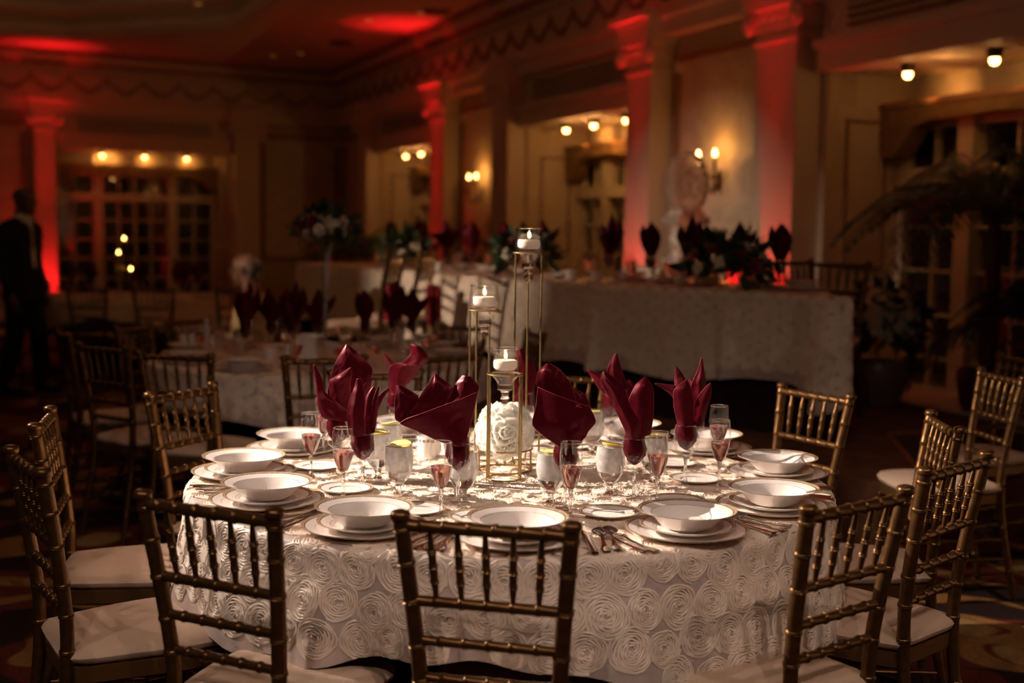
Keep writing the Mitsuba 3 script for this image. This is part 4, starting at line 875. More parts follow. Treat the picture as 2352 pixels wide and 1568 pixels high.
napkin(0.339, 4.204, RIM, [
    lv([(-2.0, -0.7), (-4.6, 2.2), (-6.1, 4.6), (-7.5, 6.5), (-8.4, 8.1)], [(2.0, -0.7), (1.2, 2.9), (-0.6, 4.6), (-2.8, 6.1), (-7.8, 8.1)], 0, 1.2, 0, 0.2),
    lv([(-1.3, -0.7), (-1.7, 2.9), (-0.9, 5.5), (-0.3, 7.2), (0.0, 8.0)], [(2.9, -0.7), (3.0, 2.9), (2.3, 5.1), (1.4, 7.0), (0.3, 8.0)], -1.2, 1.2, 0, 0.2),
], 'napkin tip pointing left behind the shiny spiky napkin', g)
napkin(0.56, 3.86, RIM, [
    lv([(-2.8, 0.0), (-3.3, 4.0), (-2.8, 6.6), (-1.7, 8.6), (-1.2, 9.6)], [(2.5, 0.0), (2.8, 4.0), (2.2, 6.6), (0.9, 8.6), (-0.7, 9.6)], 0, 1.5, 0, 0.3),
], 'dark burgundy napkin half hidden behind the rightmost one', g)
napkin(0.045, 4.22, RIM, [
    lv([(-2.8, -0.7), (-4.8, 5.1), (-4.2, 10.2), (-3.3, 13.1), (-2.5, 15.0)], [(2.5, -0.7), (3.9, 5.1), (2.9, 9.5), (0.4, 12.7), (-1.6, 15.0)], 0, 1.6, 0, 0.3),
    lv([(-3.6, 0.7), (-5.4, 4.8), (-6.0, 7.3), (-5.7, 8.7), (-5.1, 9.8)], [(-0.7, 0.7), (-1.3, 4.4), (-2.2, 6.8), (-3.1, 8.3), (-4.5, 9.8)], 1.2, 1.0, 0, 0.2),
], 'dark burgundy napkin behind the tall candle stand', g)
# ---------------------------------------------------------------- centrepiece: three wire stands with floating candles round a ball of white flowers
CUP_B = [(.0115, -.052), (.021, -.049), (.0215, -.034), (.026, -.024), (.040, -.006), (.0442, .012), (.0450, .030), (.0425, .050), (.0405, .060), (.0425, .070)]
def flame_mesh(h=.024, r=.0048): return lathe([(0, 0), (r * .75, h * .08), (r, h * .25), (r * .8, h * .5), (r * .35, h * .8), (0, h)], 12)
CB = smoothprof(CUP_B, 26)
CUP = {'bowl': ply(lathe(CB, 44), 'm_thin_glass', True),
       'rim': ply(tube(np.stack([.0425 * np.cos(np.arange(40) * PI / 20), .0425 * np.sin(np.arange(40) * PI / 20), np.full(40, .070)], -1), .0011, 6, True), 'm_glass', True),
       'stem': ply(lathe([(0, -.0905), (.007, -.090), (.0125, -.0845), (.0142, -.078), (.0125, -.071), (.0088, -.0675), (.0090, -.066), (.0118, -.0625), (.0128, -.058), (.0115, -.0535), (0, -.0525)], 26), 'm_glass', True)}
wb = CB[(CB[:, 1] > -.0485) & (CB[:, 1] < .031)]
CUP['water'] = ply(lathe([(.0442, .0312), (.0330, .0310)], 40), 'm_thin_glass', 50)
CUP['collar'] = ply(lathe([(0, -.0500), (.0205, -.0490), (.0208, -.0420), (.0205, -.0355), (0, -.0350)], 30), 'm_glass', 40)
CANDLE = {'wax': ply(lathe([(0, .008), (.026, .008), (.0325, .014), (.0340, .024), (.0335, .033), (.030, .0365), (.020, .0350), (0, .0345)], 36), 'm_wax', 45),
          'wick': ply(tube([(0, 0, .034), (.0006, 0, .045)], .0009, 6), 'm_wick', 40), 'flame': None}
FL = ply(flame_mesh(), 'm_wax', True)
def candle_cup(x, y, zr, size_word, power=1.0, small=False):
    c = thing('candle_holder_glass', f'clear glass bowl with a beaded stem on the {size_word} gold wire stand', 'candle holder', 'hanging glass candle holders on the nearest table')
    for n_, p in CUP.items(): put(n_, p, c, MT(x, y, zr))
    k = thing('floating_candle', f'lit white candle floating in the glass on the {size_word} wire stand', 'candle', 'floating candles on the nearest table')
    put('wax', CANDLE['wax'], k, MT(x, y, zr)); put('wick', CANDLE['wick'], k, MT(x, y, zr))
    put('flame', lamp(FL, np.array([1.0, .62, .24]), 30 * power, 1.2), k, MT(x + .0008, y, zr + .0405))
def wire_stand(x, y, z0, zr, r, a0, size_word, base_low=True):
    s = thing('candle_stand', f'{size_word} of the three gold wire candle stands', 'candle stand', 'gold wire candle stands on the nearest table')
    ring = lambda z, rr: tube(np.stack([x + rr * np.cos(np.arange(40) * PI / 20), y + rr * np.sin(np.arange(40) * PI / 20), np.full(40, z)], -1), .0026, 8, True)
    put('top_ring', ply(ring(zr, r), 'm_wire_gold', True), s); put('base_ring', ply(ring(z0 + .003, r), 'm_wire_gold', True), s)
    for a in a0:
        px_, py_ = x + r * math.cos(math.radians(a)), y + r * math.sin(math.radians(a))
        put('leg', ply(tube([(px_, py_, z0), (px_, py_, zr + .001)], .0030, 8), 'm_wire_gold', 40), s)
ZT = TZ + .005
wire_stand(-.018, 3.57, ZT, 1.068, .0495, (195, 345, 150, 30), 'shortest')
candle_cup(-.018, 3.57, 1.072, 'shortest', 1.0)
wire_stand(-.085, 3.80, ZT, 1.235, .0455, (242, 70, 160), 'middle')
candle_cup(-.085, 3.80, 1.239, 'middle', 1.0)
wire_stand(.047, 3.83, ZT, 1.408, .0455, (210, 330, 90), 'tallest')
candle_cup(.047, 3.83, 1.412, 'tallest', 1.0)
BC = np.array([-.016, 3.705, .884])
bs = thing('flower_ball_stand', 'low gold wire ring that carries the ball of white flowers', 'stand')
cr = lambda z, rr: tube(np.stack([BC[0] + rr * np.cos(np.arange(48) * PI / 24), BC[1] + rr * np.sin(np.arange(48) * PI / 24), np.full(48, z)], -1), .0026, 8, True)
put('ring', ply(cr(.832, .081), 'm_wire_gold', True), bs); put('base_ring', ply(cr(ZT + .003, .075), 'm_wire_gold', True), bs)
for a in (200, 340, 90):
    q = np.array([math.cos(math.radians(a)), math.sin(math.radians(a))])
    put('leg', ply(tube([np.r_[BC[:2] + q * .081, .832], np.r_[BC[:2] + q * .081, ZT + .003], np.r_[BC[:2] + q * .075, ZT + .003]], .003, 8), 'm_wire_gold', 40), bs)
def petal(L, W, cup, curl, ruffle=.0, nu=11, nv=11, th=0, pointed=.0):
    """A petal growing along +z from the origin, hollow side towards -y, its lip curling outwards (+y)."""
    u = (1 - (1 - np.linspace(0, 1, nu)) ** 1.7)[:, None]; v = np.sin(np.linspace(-PI / 2, PI / 2, nv))[None]
    w = W * (.18 + .82 * np.clip(u, 0, 1) ** .6) * np.sqrt(np.clip(1.0 - u ** 4, 0.0, 1)) * (1 - pointed * u ** 5)
    X = w * v; Z = L * u * (1 - .05 * v ** 2 * u)
    Y = -cup * (v ** 2) * w * .8 + L * .22 * np.sin(PI * u * .85) + curl * L * np.clip(u - .55, 0, 1) ** 1.5 * 1.7 + ruffle * L * np.sin(3.1 * v + 2.0) * u ** 3
    G = np.stack([X + 0 * u, Y, Z], -1).reshape(-1, 3)
    return shell(G, nu, nv, th) if th else (G, grid_faces(nu, nv))
PET = [ply(petal(.030, .015, .9, .05), 'm_petal', True), ply(petal(.036, .022, .7, .25, .04), 'm_petal', True), ply(petal(.043, .029, .5, .45, .05), 'm_petal', True), ply(petal(.046, .034, .32, .6, .06), 'm_petal', True)]
def frame(d, spin=0):
    d = np.asarray(d, float) / np.linalg.norm(d); a = np.cross(d, [0, 0, 1.0] if abs(d[2]) < .9 else [1.0, 0, 0]); a /= np.linalg.norm(a); b = np.cross(d, a)
    m = np.eye(4); c, s = math.cos(spin), math.sin(spin)
    m[:3, 0], m[:3, 1], m[:3, 2] = c * a + s * b, -s * a + c * b, d
    return m
FB = thing('flower_ball', 'ball of white silk roses in the middle of the nearest table', 'flower ball')
dirs = [(.02, -.98, .10), (-.62, -.70, .30), (.62, -.72, .22), (-.30, -.80, -.52), (.36, -.82, -.46), (.05, -.62, .80), (-.85, -.40, -.28), (.88, -.42, -.20), (-.72, -.15, .68), (.70, -.18, .70), (0, .1, 1.0), (-.95, .1, .25), (.97, .1, .2), (-.55, .5, -.6), (.55, .5, -.6), (0, -.45, -.95), (-.5, .75, .35), (.5, .75, .35), (0, .98, -.1)]
put('core', ply(mm(m3.Manifold.sphere(.060, 24).translate(tuple(BC))), 'm_petal_core', True), FB)
for i, d in enumerate(dirs):
    R_ = key_of('rose', FB); big = 1.30 if i == 0 else (1.0 if i < 10 else .95)
    Bm = MT(*BC) @ frame(d, i * 1.3) @ MT(0, 0, .045) @ SC(big)
    rings_ = [(2, .0012, -6, 0, .020), (3, .004, 6, 1, .013), (4, .008, 22, 2, .006), (5, .011, 42, 3, .001), (4, .012, 62, 3, -.005)]
    for cnt, off, lean, kind, zz in rings_:
        if i >= 10 and cnt < 4: continue
        for k in range(cnt):
            put('petal', PET[kind], R_, Bm @ RZ(360 / cnt * k + 37 * cnt + rng.normal(0, 7)) @ MT(0, off, zz) @ RX(-lean - rng.normal(0, 5)) @ SC(1 + rng.normal(0, .05)))

# ---------------------------------------------------------------- flowers and plants in the background
def bloom_mesh(r, k=9, seed=0):
    q = np.random.default_rng(seed); ms = []
    for lvl, (n, lean, s) in enumerate(((3, 12, .6), (5, 40, .85), (6, 70, 1.0))):
        for j in range(n): ms.append(xf(petal(r * s, r * .55 * s, .4, .6, .05, 5, 5, .001), RZ(360 / n * j + 31 * lvl) @ RX(-lean) ))
    return cat(*ms)
def leaf_mesh(L, W):
    u = np.linspace(0, 1, 6)[:, None]; v = np.array([[-1, 0, 1.0]])
    w = W * np.sin(PI * np.clip(u, .03, .97)) ** .8
    return shell(np.stack([w * v, -.25 * W * np.abs(v) + L * .25 * u ** 2, L * u + 0 * v], -1).reshape(-1, 3), 6, 3, .0012)
BLO = {c: [ply(bloom_mesh(.045, seed=s), f'm_bloom_{c}', 60) for s in range(2)] for c in ('white', 'pink', 'red')}
LEAF = leaf_mesh(.11, .022)
def arrangement(label, cpos, rx, rz, nb, nl, colors, seed, size=1.0, low=-.25, cat_='flower arrangement', droop=0.0):
    A = thing('flower_arrangement', label, cat_); q = np.random.default_rng(seed); ms = []
    for _ in range(nl):
        d = q.normal(size=3); d /= np.linalg.norm(d)
        if d[2] < low - .25: d[2] = -d[2]
        p = np.array(cpos) + d * np.array([rx, rx, rz]) * q.uniform(.45, .85)
        ms.append(xf(LEAF, MT(*p) @ frame(d + q.normal(0, .35, 3) - np.array([0, 0, droop]), q.uniform(0, 6)) @ SC(size * q.uniform(.7, 1.25))))
    put('foliage', ply(cat(*ms), 'm_leaf', 60), A, kind='stuff', label='dark green leaves')
    for i in range(nb):
        z = 1 - (i + .5) / nb * (1 - low); a = i * 2.39996 + seed
        d = np.array([math.sqrt(max(0, 1 - z * z)) * math.cos(a), math.sqrt(max(0, 1 - z * z)) * math.sin(a), z])
        c = colors[int(q.integers(len(colors)))]
        put('bloom', BLO[c][i % 2], A, MT(*(np.array(cpos) + d * np.array([rx, rx, rz]) * .86)) @ frame(d, q.uniform(0, 6)) @ SC(size * q.uniform(.75, 1.15)))
    return A
# tall glass vase on the second table
V2 = (-1.03, 6.93)
arrangement('round bouquet of white, pink and red flowers on top of the tall glass vase', (V2[0], V2[1], 1.455), .165, .115, 26, 120, ['white', 'white', 'pink', 'red', 'white'], 3, .85)
vz = thing('tall_vase', 'tall slim clear glass trumpet vase carrying a bouquet on the second table', 'vase')
put('glass', ply(lathe(spline(np.array([(.05, 0), (.045, .004), (.014, .02), (.013, .20), (.017, .42), (.030, .58), (.045, .66)]), 30), 28), 'm_thin_glass', True), vz, MT(*V2, TZ + .003))
put('stems', ply(cat(*[tube([(V2[0] + .004 * math.cos(a), V2[1] + .004 * math.sin(a), TZ + .1), (V2[0] + .012 * math.cos(a), V2[1] + .012 * math.sin(a), TZ + .6)], .003, 5) for a in (0, 2, 4)]), 'm_leaf', 40), vz)
# head-table flowers
def on_head(u, d):
    """A point on the head table: u metres along its front edge, d metres in from it."""
    s = np.concatenate([[0], np.cumsum(np.linalg.norm(np.diff(front, axis=0), axis=1))])
    a = np.array([np.interp(u, s, front[:, 0]), np.interp(u, s, front[:, 1])]); b = np.array([np.interp(u, s, back_[:, 0]), np.interp(u, s, back_[:, 1])])
    return a + (b - a) * d / .78
for u, l, n_, s in ((.72, 'low arrangement of white and dark red flowers on the head table before the ice sculpture', 18, 1.15), (2.45, 'low arrangement of white and pink flowers at the middle of the head table', 15, 1.0), (4.15, 'low white flower arrangement on the head table behind the pair of chairs', 12, .95)):
    q = on_head(u, .16)
    arrangement(l, (q[0], q[1], HTZ + .13), .23 * s, .16, n_, 150, ['white', 'pink', 'white', 'red'], int(u * 10), .95, low=-.1)
# potted flowers at the right
pt = (2.33, 8.0)
pot = thing('flower_pot', 'round glazed pot with white flowers on the platform floor at the right', 'pot')
put('body', ply(lathe([(0, 0), (.13, 0), (.15, .02), (.19, .14), (.185, .24), (.17, .28), (.155, .27), (.15, .2), (0, .18)], 36), 'm_pot', 40), pot, MT(*pt, .40))
arrangement('large drooping bouquet of white flowers in the glazed pot at the right', (pt[0] + .03, pt[1], .93), .24, .24, 60, 150, ['white'], 21, 1.35, low=-.45, droop=.4)
def palm(label, x, y, z, n, L, seed, rise, trunk=None, spread=(0, 360), lean=(0, 0)):
    P = thing('palm', label, 'palm'); q = np.random.default_rng(seed)
    top = np.array([x + lean[0], y + lean[1], z + rise])
    if trunk: put('trunk', ply(tube(spline([(x, y, z), (x + lean[0] * .4, y + lean[1] * .4, z + rise * .5), tuple(top)], 12), np.linspace(trunk, trunk * .7, 12), 8), 'm_pot_red', True), P)
    for i in range(n):
        a = math.radians(spread[0] + (spread[1] - spread[0]) * (i + .5 * q.random()) / n); d = np.array([math.cos(a), math.sin(a), 0]); el = q.uniform(.35, 1.3); l = L * q.uniform(.8, 1.15)
        t = np.linspace(0, 1, 12)[:, None]
        sp = top + d * (l * math.cos(el) * t * 1.1) + np.array([0, 0, 1]) * (l * (math.sin(el) * t - (.55 + .35 * math.cos(el)) * t ** 2.2))
        ms = [tube(sp, np.linspace(.009, .002, 12), 5)]; sd = np.cross(d, [0, 0, 1])
        for k in np.linspace(.14, .98, 17):
            b = np.array([np.interp(k, t[:, 0], sp[:, j]) for j in range(3)]); ll = l * .30 * math.sin(PI * (.12 + .8 * k))
            for s in (-1, 1):
                v = (sd * s * .8 + d * .55 + np.array([0, 0, -.35 - .3 * k])); v /= np.linalg.norm(v); w = np.cross(v, [0, 0, 1]); w /= np.linalg.norm(w) + 1e-9
                ms.append((np.array([b, b + v * ll * .5 + w * .010, b + v * ll, b + v * ll * .5 - w * .010, b + v * ll * .5 + np.array([0, 0, .006])]), np.array([[0, 1, 4], [1, 2, 4], [2, 3, 4], [3, 0, 4], [0, 2, 1], [0, 3, 2]])))
        put('frond', ply(cat(*ms), 'm_palm', False), P)
palm('big dark potted palm in front of the right-hand window', 2.92, 7.70, .62, 36, 1.0, 5, 1.0, .06)
palm('bushy dark palm low at the right edge, beside the big one', 3.30, 7.35, .60, 30, .95, 15, .45, .05)
pp_ = thing('palm_pot', 'dark red round pot under the big palm at the right', 'pot')
put('body', ply(lathe([(0, 0), (.15, 0), (.17, .03), (.20, .2), (.19, .26), (.17, .25), (0, .22)], 30), 'm_pot_red', 40), pp_, MT(2.95, 7.75, .40))
pp_ = thing('palm_pot', 'dark red pot under the bushy palm at the right edge', 'pot')
put('body', ply(lathe([(0, 0), (.15, 0), (.17, .03), (.20, .2), (.19, .26), (.17, .25), (0, .22)], 30), 'm_pot_red', 40), pp_, MT(3.35, 7.35, .40))
for u, n_, l, nf in ((7.9, .45, 'palm with one long arching frond before the middle right-wall window', 9), (3.4, .5, 'palm with spreading fronds before the far right-wall window', 12), (2.2, .45, 'second palm before the far right-wall window, at its left', 9)):
    p = wpt('right', u, n_, 0.0)
    palm(l, p[0], p[1], .35, nf, 1.15, int(u * 7), .70, .035)
    b = thing('palm_pot', 'dark pot standing under the ' + l.split(' before')[0] + (' by the middle window' if u > 5 else ' by the far window, ' + ('right' if u > 3 else 'left') + ' of two'), 'pot')
    put('body', ply(lathe([(0, 0), (.14, 0), (.18, .3), (.17, .36), (.15, .35), (0, .3)], 24), 'm_pot_red', 40), b, MT(p[0], p[1], 0))

# ---------------------------------------------------------------- ice sculpture and its stand
IX, IY = 1.30, 9.55
it = thing('sculpture_table', 'small cloth-covered table under the ice sculpture behind the head table', 'table')
put('cloth', ply(rbox(-.38, .38, -.34, .34, 0, 1.22, .02), 'm_cloth_far', 30), it, MT(IX, IY, 0) @ RZ(22))
ic = thing('ice_sculpture', 'carved clear ice sculpture, an oval disc with a relief emblem on a stepped pedestal', 'ice sculpture')
IM = MT(IX, IY, 1.225) @ RZ(36)
put('pedestal', ply(mm(m3.Manifold.batch_boolean([rbox(-.165, .165, -.09, .09, 0, .07, .012), rbox(-.12, .12, -.07, .07, .05, .26, .03), rbox(-.10, .10, -.06, .06, .20, .33, .02), rbox(-.175, .175, -.085, .085, .305, .375, .015), rbox(-.13, .13, -.07, .07, .36, .42, .02)], m3.OpType.Add).refine_to_length(.03)), 'm_frosted_ice', 35), ic, IM)
dz = .615
ov = m3.Manifold.cylinder(.10, 1, 1, 48, True).scale((.175, .225, 1)).rotate((90, 0, 0)).translate((0, 0, dz))
hole = m3.Manifold.cylinder(.07, 1, 1, 48, True).scale((.135, .185, 1)).rotate((90, 0, 0))
discm = ov - hole.translate((0, -.055, dz)) - hole.translate((0, .055, dz))
put('oval_frame', ply(mm(discm), 'm_carved_ice', 35), ic, IM)
em = [tube(spline([(-.07 * s, -.034, dz - .10), (-.085 * s, -.034, dz + .02), (-.02 * s, -.034, dz + .10), (.03 * s, -.034, dz + .04), (-.01 * s, -.034, dz - .05), (.05 * s, -.034, dz - .11)], 30), .013, 7) for s in (1, -1)]
put('relief_emblem', ply(cat(*em), 'm_carved_ice', True), ic, IM)
pg = [xf(lathe([(0, -.02), (.02, -.015), (.028, 0), (.02, .015), (0, .02)], 8), MT(.172 * math.cos(a), 0, dz + .222 * math.sin(a))) for a in np.arange(0, 2 * PI, PI / 9)]
put('beaded_edge', ply(cat(*pg), 'm_carved_ice', 40), ic, IM)
# ---------------------------------------------------------------- simpler ware for the tables out of focus
NAPS = [[lv([(-2, 0), (-4, 5), (-6, 10), (-5, 14), (-4, 16)], [(2, 0), (1, 5), (0, 9), (-2, 13), (-3.6, 16)], 1.5, 1.4, .3, .3), lv([(-1, 0), (0, 6), (2, 12), (4, 16), (5, 19)], [(3, 0), (6, 6), (8, 11), (7, 15), (5.4, 19)], -.8, 1.6, -.5, .3), lv([(-2.5, 0), (-3, 6), (-2, 13), (0, 18), (1, 22)], [(3, 0), (4, 6), (5, 12), (3, 18), (1.4, 22)], -2, 1.5, -.8, .3)],
        [lv([(-2, 0), (-6, 4), (-9, 7), (-11, 8), (-12.5, 8)], [(1, 0), (-2, 6), (-5, 9), (-9, 9.5), (-12.2, 8.6)], .6, 1, .2, .2), lv([(-2.2, 0), (-4, 5), (-5, 10), (-3, 14), (-1, 18)], [(2.2, 0), (4, 5), (5, 9), (3, 13), (-.6, 18)], 1.4, 1.8, .3, .3), lv([(0, 0), (1, 6), (4, 10), (7, 12), (9, 14)], [(2.5, 0), (5, 4), (8, 8), (9.5, 11), (9.6, 13.4)], -1, 1.2, -.4, .2)],
        [lv([(-2.4, 0), (-4, 5), (-4.5, 10), (-3, 14), (-1, 17)], [(2.4, 0), (4.4, 5), (5, 10), (3, 14), (0, 17)], 1.4, 2.2, .4, .4), lv([(-2, 0), (-5, 6), (-6, 11), (-5, 14), (-4.5, 16)], [(1, 0), (0, 6), (-1, 11), (-3, 14), (-4, 16)], -1.2, 1.4, -.3, .2)]]
NAPF = []
for j, L in enumerate(NAPS):
    ms = []
    for i, lf in enumerate(L):
        V, nu, nv = leaf(**lf, nu=12, nv=7, seed=i + j) ; ms.append(shell(V, nu, nv, .0022))
    th = np.arange(12) * PI / 6
    ms.append(loft([np.stack([r * np.cos(th), r * np.sin(th), np.full(12, z)], -1) * .01 for z, r in ((-7.2, .3), (-5, 2.6), (-2, 2.9), (1, 2.4))]))
    NAPF.append(ply(cat(*ms), 'm_napkin', 50))
WF = ply(cat(lathe(smoothprof(WINE_B, 12), 20), lathe([(.0335, .0006), (.0335, .0016), (.006, .0044), (.0042, .02), (.0042, .07), (.0045, .079)], 12)), 'm_thin_glass', True)
GF = ply(cat(lathe(smoothprof(GOB_B, 12), 20), lathe([(.0345, .0006), (.0345, .0016), (.009, .0044), (.0075, .02), (.008, .034)], 12)), 'm_thin_glass', True)
GW = ply(lathe([(0, .036)] + [(r - .0012, z) for r, z in smoothprof(GOB_B, 14) if .036 < z < .128] + [(.0363, .128), (0, .128)], 18), 'm_water', 50)
FF = ply(cat(lathe(smoothprof(FLU_B, 12), 18), lathe([(.030, .0006), (.030, .0016), (.006, .0044), (.004, .02), (.0042, .072)], 12)), 'm_thin_glass', True)
FW = ply(lathe([(0, .074)] + [(r - .0012, z) for r, z in smoothprof(FLU_B, 14) if .076 < z < .124] + [(.0245, .124), (0, .124)], 16), 'm_rose_wine', 50)
CF, DF, BF, EF = dish_ply(.148, .092, .034, .010, .009, n=36, mat='m_china'), dish_ply(.115, .070, .033, .009, .0085, n=36, mat='m_china'), dish_ply(.1175, .052, .032, .034, .010, n=36, mat='m_china'), dish_ply(.0765, .045, .032, .007, .006, n=28, mat='m_china')
def far_glass(kind, x, y, z, label, group, nap=None):
    if kind == 'wine_glass':
        put('wine_glass', WF, None, MT(x, y, z), label, 'glass', group)
    elif kind == 'water_goblet':
        g_ = put('water_goblet', GF, None, MT(x, y, z), label, 'glass', group); put('water', GW, g_, MT(x, y, z))
    else:
        g_ = put('champagne_flute', FF, None, MT(x, y, z), label, 'glass', group); put('rose_wine', FW, g_, MT(x, y, z))
def far_napkin(x, y, z, k, head, label, group, s=1.0): put('napkin', NAPF[k], None, MT(x, y, z + .168) @ RZ(head) @ SC(s), label, 'napkin', group)
g = 'settings on the second table'
N2 = [(-1.54, 7.30, 'left edge of the dark napkin row'), (-1.38, 7.22, 'second in the left napkin cluster'), (-1.48, 6.98, 'third in the left napkin cluster'), (-1.25, 7.17, 'left of the glass vase foot'), (-1.12, 7.30, 'right behind the glass vase'), (-.86, 7.36, 'tall pointed one right of the vase'), (-.71, 7.50, 'before the pair of chairs, spread wide'), (-.60, 7.54, 'rightmost of the row, before the red sash'), (-1.32, 7.42, 'back of the left napkin cluster')]
for i, (x, y, l) in enumerate(N2):
    far_glass('wine_glass', x, y, TZ + .003, f'wine glass on the second table, {l}', 'wine glasses on the second table')
    far_napkin(x, y, TZ + .003, i % 3, (8, -20, 5, -8, 25, 5, 0, 12, -12)[i], f'dark burgundy napkin on the second table, {l}', 'napkins on the second table', 1.08)
for i in range(10):
    a = math.radians(i * 36 + 14); x, y = T2[0] + .74 * math.sin(a), T2[1] - .74 * math.cos(a)
    l = ('near side', 'near right', 'right side', 'far right', 'back right', 'back', 'back left', 'far left', 'left side', 'near left')[i]
    put('charger_plate', CF, None, MT(x, y, TZ + .003), f'white charger plate on the second table, {l}', 'plate', 'charger plates on the second table')
    put('dinner_plate', DF, None, MT(x, y, TZ + .0125), f'white middle plate on the second table, {l}', 'plate', 'middle plates on the second table')
    put('soup_bowl', BF, None, MT(x, y, TZ + .021), f'white soup bowl on the second table, {l}', 'bowl', 'soup bowls on the second table')
    a += .26; x, y = T2[0] + .55 * math.sin(a), T2[1] - .55 * math.cos(a)
    far_glass('water_goblet', x, y, TZ + .003, f'water goblet on the second table, {l}', 'water goblets on the second table')
    a += .10; x, y = T2[0] + .64 * math.sin(a), T2[1] - .64 * math.cos(a)
    far_glass('champagne_flute', x, y, TZ + .003, f'champagne flute on the second table, {l}', 'champagne flutes on the second table')
    a -= .70; x, y = T2[0] + .56 * math.sin(a), T2[1] - .56 * math.cos(a)
    put('bread_plate', EF, None, MT(x, y, TZ + .003), f'small bread plate on the second table, {l}', 'plate', 'bread plates on the second table')
# a menu card, a red packet, two little bottles
put('menu_card', ply(rbox(-.05, .05, -.002, .002, 0, .13, .001), 'm_paper', False), None, MT(-1.10, 6.78, TZ + .003) @ RX(8), 'pale upright card left of the glass vase on the second table', 'card')
put('red_packet', ply(rbox(-.06, .06, -.03, .03, 0, .035, .006), 'm_crimson_card', 30), None, MT(-.93, 7.05, TZ + .003) @ RZ(12), 'bright red packet on the second table right of the glass vase', 'packet')
for x, y, h, c, l in ((-1.835, 7.02, .13, 'm_plastic_purple', 'left'), (-1.79, 7.02, .14, 'm_plastic_purple', 'middle'), (-1.76, 7.25, .18, 'm_plastic_white', 'right')):
    b = thing('plastic_bottle', f'{l} of three small white and purple bottles on the second table', 'bottle', 'small bottles on the second table')
    put('body', ply(lathe([(0, 0), (.018, 0), (.019, .01), (.019, h * .7), (.012, h * .82), (0, h * .82)], 18), 'm_plastic_white', 40), b, MT(x, y, TZ + .003))
    put('cap', ply(lathe([(.012, h * .82), (.013, h), (0, h)], 16), c, 40), b, MT(x, y, TZ + .003))
for x, y, l in ((-1.30, 6.75, 'left'), (-1.02, 7.12, 'right')): put('creamer_cup', ply(lathe([(0, .002), (.03, 0), (.036, .02), (.038, .062), (.035, .06), (.03, .02), (0, .012)], 24), 'm_china_plain', 40), None, MT(x, y, TZ + .003), f'small white cup at the {l} of the second table centre', 'cup')
# head table ware
sf = np.concatenate([[0], np.cumsum(np.linalg.norm(np.diff(front, axis=0), axis=1))])
HN = [(.42, 'second from its right end, upright leaf shape'), (.78, 'before the ice sculpture pedestal, two-pointed'), (1.25, 'just right of the middle window muntins'), (1.62, 'before the middle right-wall window'), (2.02, 'above and right of the tall candle'), (2.72, 'left of the tall candle'), (3.2, 'before the far red pilaster'), (3.75, 'behind the pair of chairs at the right'), (4.2, 'behind the pair of chairs at the left'), (4.75, 'far end, second from the last'), (5.2, 'last at the far end')]
for i, (u, l) in enumerate(HN):
    q = on_head(u, .52)
    far_glass('wine_glass', q[0], q[1], HTZ + .001, f'wine glass on the head table, {l}', 'wine glasses on the head table')
    far_napkin(q[0], q[1], HTZ + .001, (2, 1, 0, 2, 0, 1, 2)[i % 7], (0, 10, -15, 5)[i % 4], f'dark napkin on the head table, {l}', 'napkins on the head table', 1.2)
    q = on_head(u + .10, .44); far_glass('water_goblet', q[0], q[1], HTZ + .001, f'water goblet on the head table, {l}', 'water goblets on the head table')
    q = on_head(u + .17, .50); far_glass('champagne_flute', q[0], q[1], HTZ + .001, f'champagne flute on the head table, {l}', 'champagne flutes on the head table')
    q = on_head(max(.2, u - .16), .58)
    put('charger_plate', CF, None, MT(q[0], q[1], HTZ + .001), f'white charger plate on the head table, {l}', 'plate', 'charger plates on the head table')
    put('soup_bowl', BF, None, MT(q[0], q[1], HTZ + .012), f'white soup bowl on the head table, {l}', 'bowl', 'soup bowls on the head table')
for i, u in enumerate((1.15, 1.9, 2.15, 2.95, 3.9)):
    q = on_head(u, .3); put('creamer_cup', ply(lathe([(0, .002), (.03, 0), (.036, .02), (.038, .062), (.035, .06), (.03, .02), (0, .012)], 20), 'm_china_plain', 40), None, MT(q[0], q[1], HTZ + .001), f'small white cup on the head table, {("first", "second", "third", "fourth", "fifth")[i]} from its right end', 'cup', 'small white cups on the head table')
# far left table: candles on stands, napkins, plates
for x, y, z, l in ((-3.69, 12.0, 1.30, 'top'), (-3.76, 12.05, 1.165, 'middle'), (-3.66, 12.1, 1.01, 'lowest')):
    s = thing('candle_stand', f'wire candle stand on the far left table holding the {l} of its three lights', 'candle stand', 'wire stands on the far left table')
    for a in (30, 150, 270): put('leg', ply(tube([(x + .045 * math.cos(math.radians(a)), y + .045 * math.sin(math.radians(a)), TZ + .003), (x + .045 * math.cos(math.radians(a)), y + .045 * math.sin(math.radians(a)), z)], .003, 5), 'm_wire_gold', 40), s)
    put('ring', ply(tube(np.stack([x + .045 * np.cos(np.arange(16) * PI / 8), y + .045 * np.sin(np.arange(16) * PI / 8), np.full(16, z)], -1), .003, 5, True), 'm_wire_gold', True), s)
    k = thing('floating_candle', f'{l} of three glowing candles on the far left table', 'candle', 'candles on the far left table')
    put('wax', CANDLE['wax'], k, MT(x, y, z - .008)); put('flame', lamp(ply(flame_mesh(.034, .012), 'm_wax', True), np.array([1.0, .55, .14]), 18, .01), k, MT(x, y, z + .03))
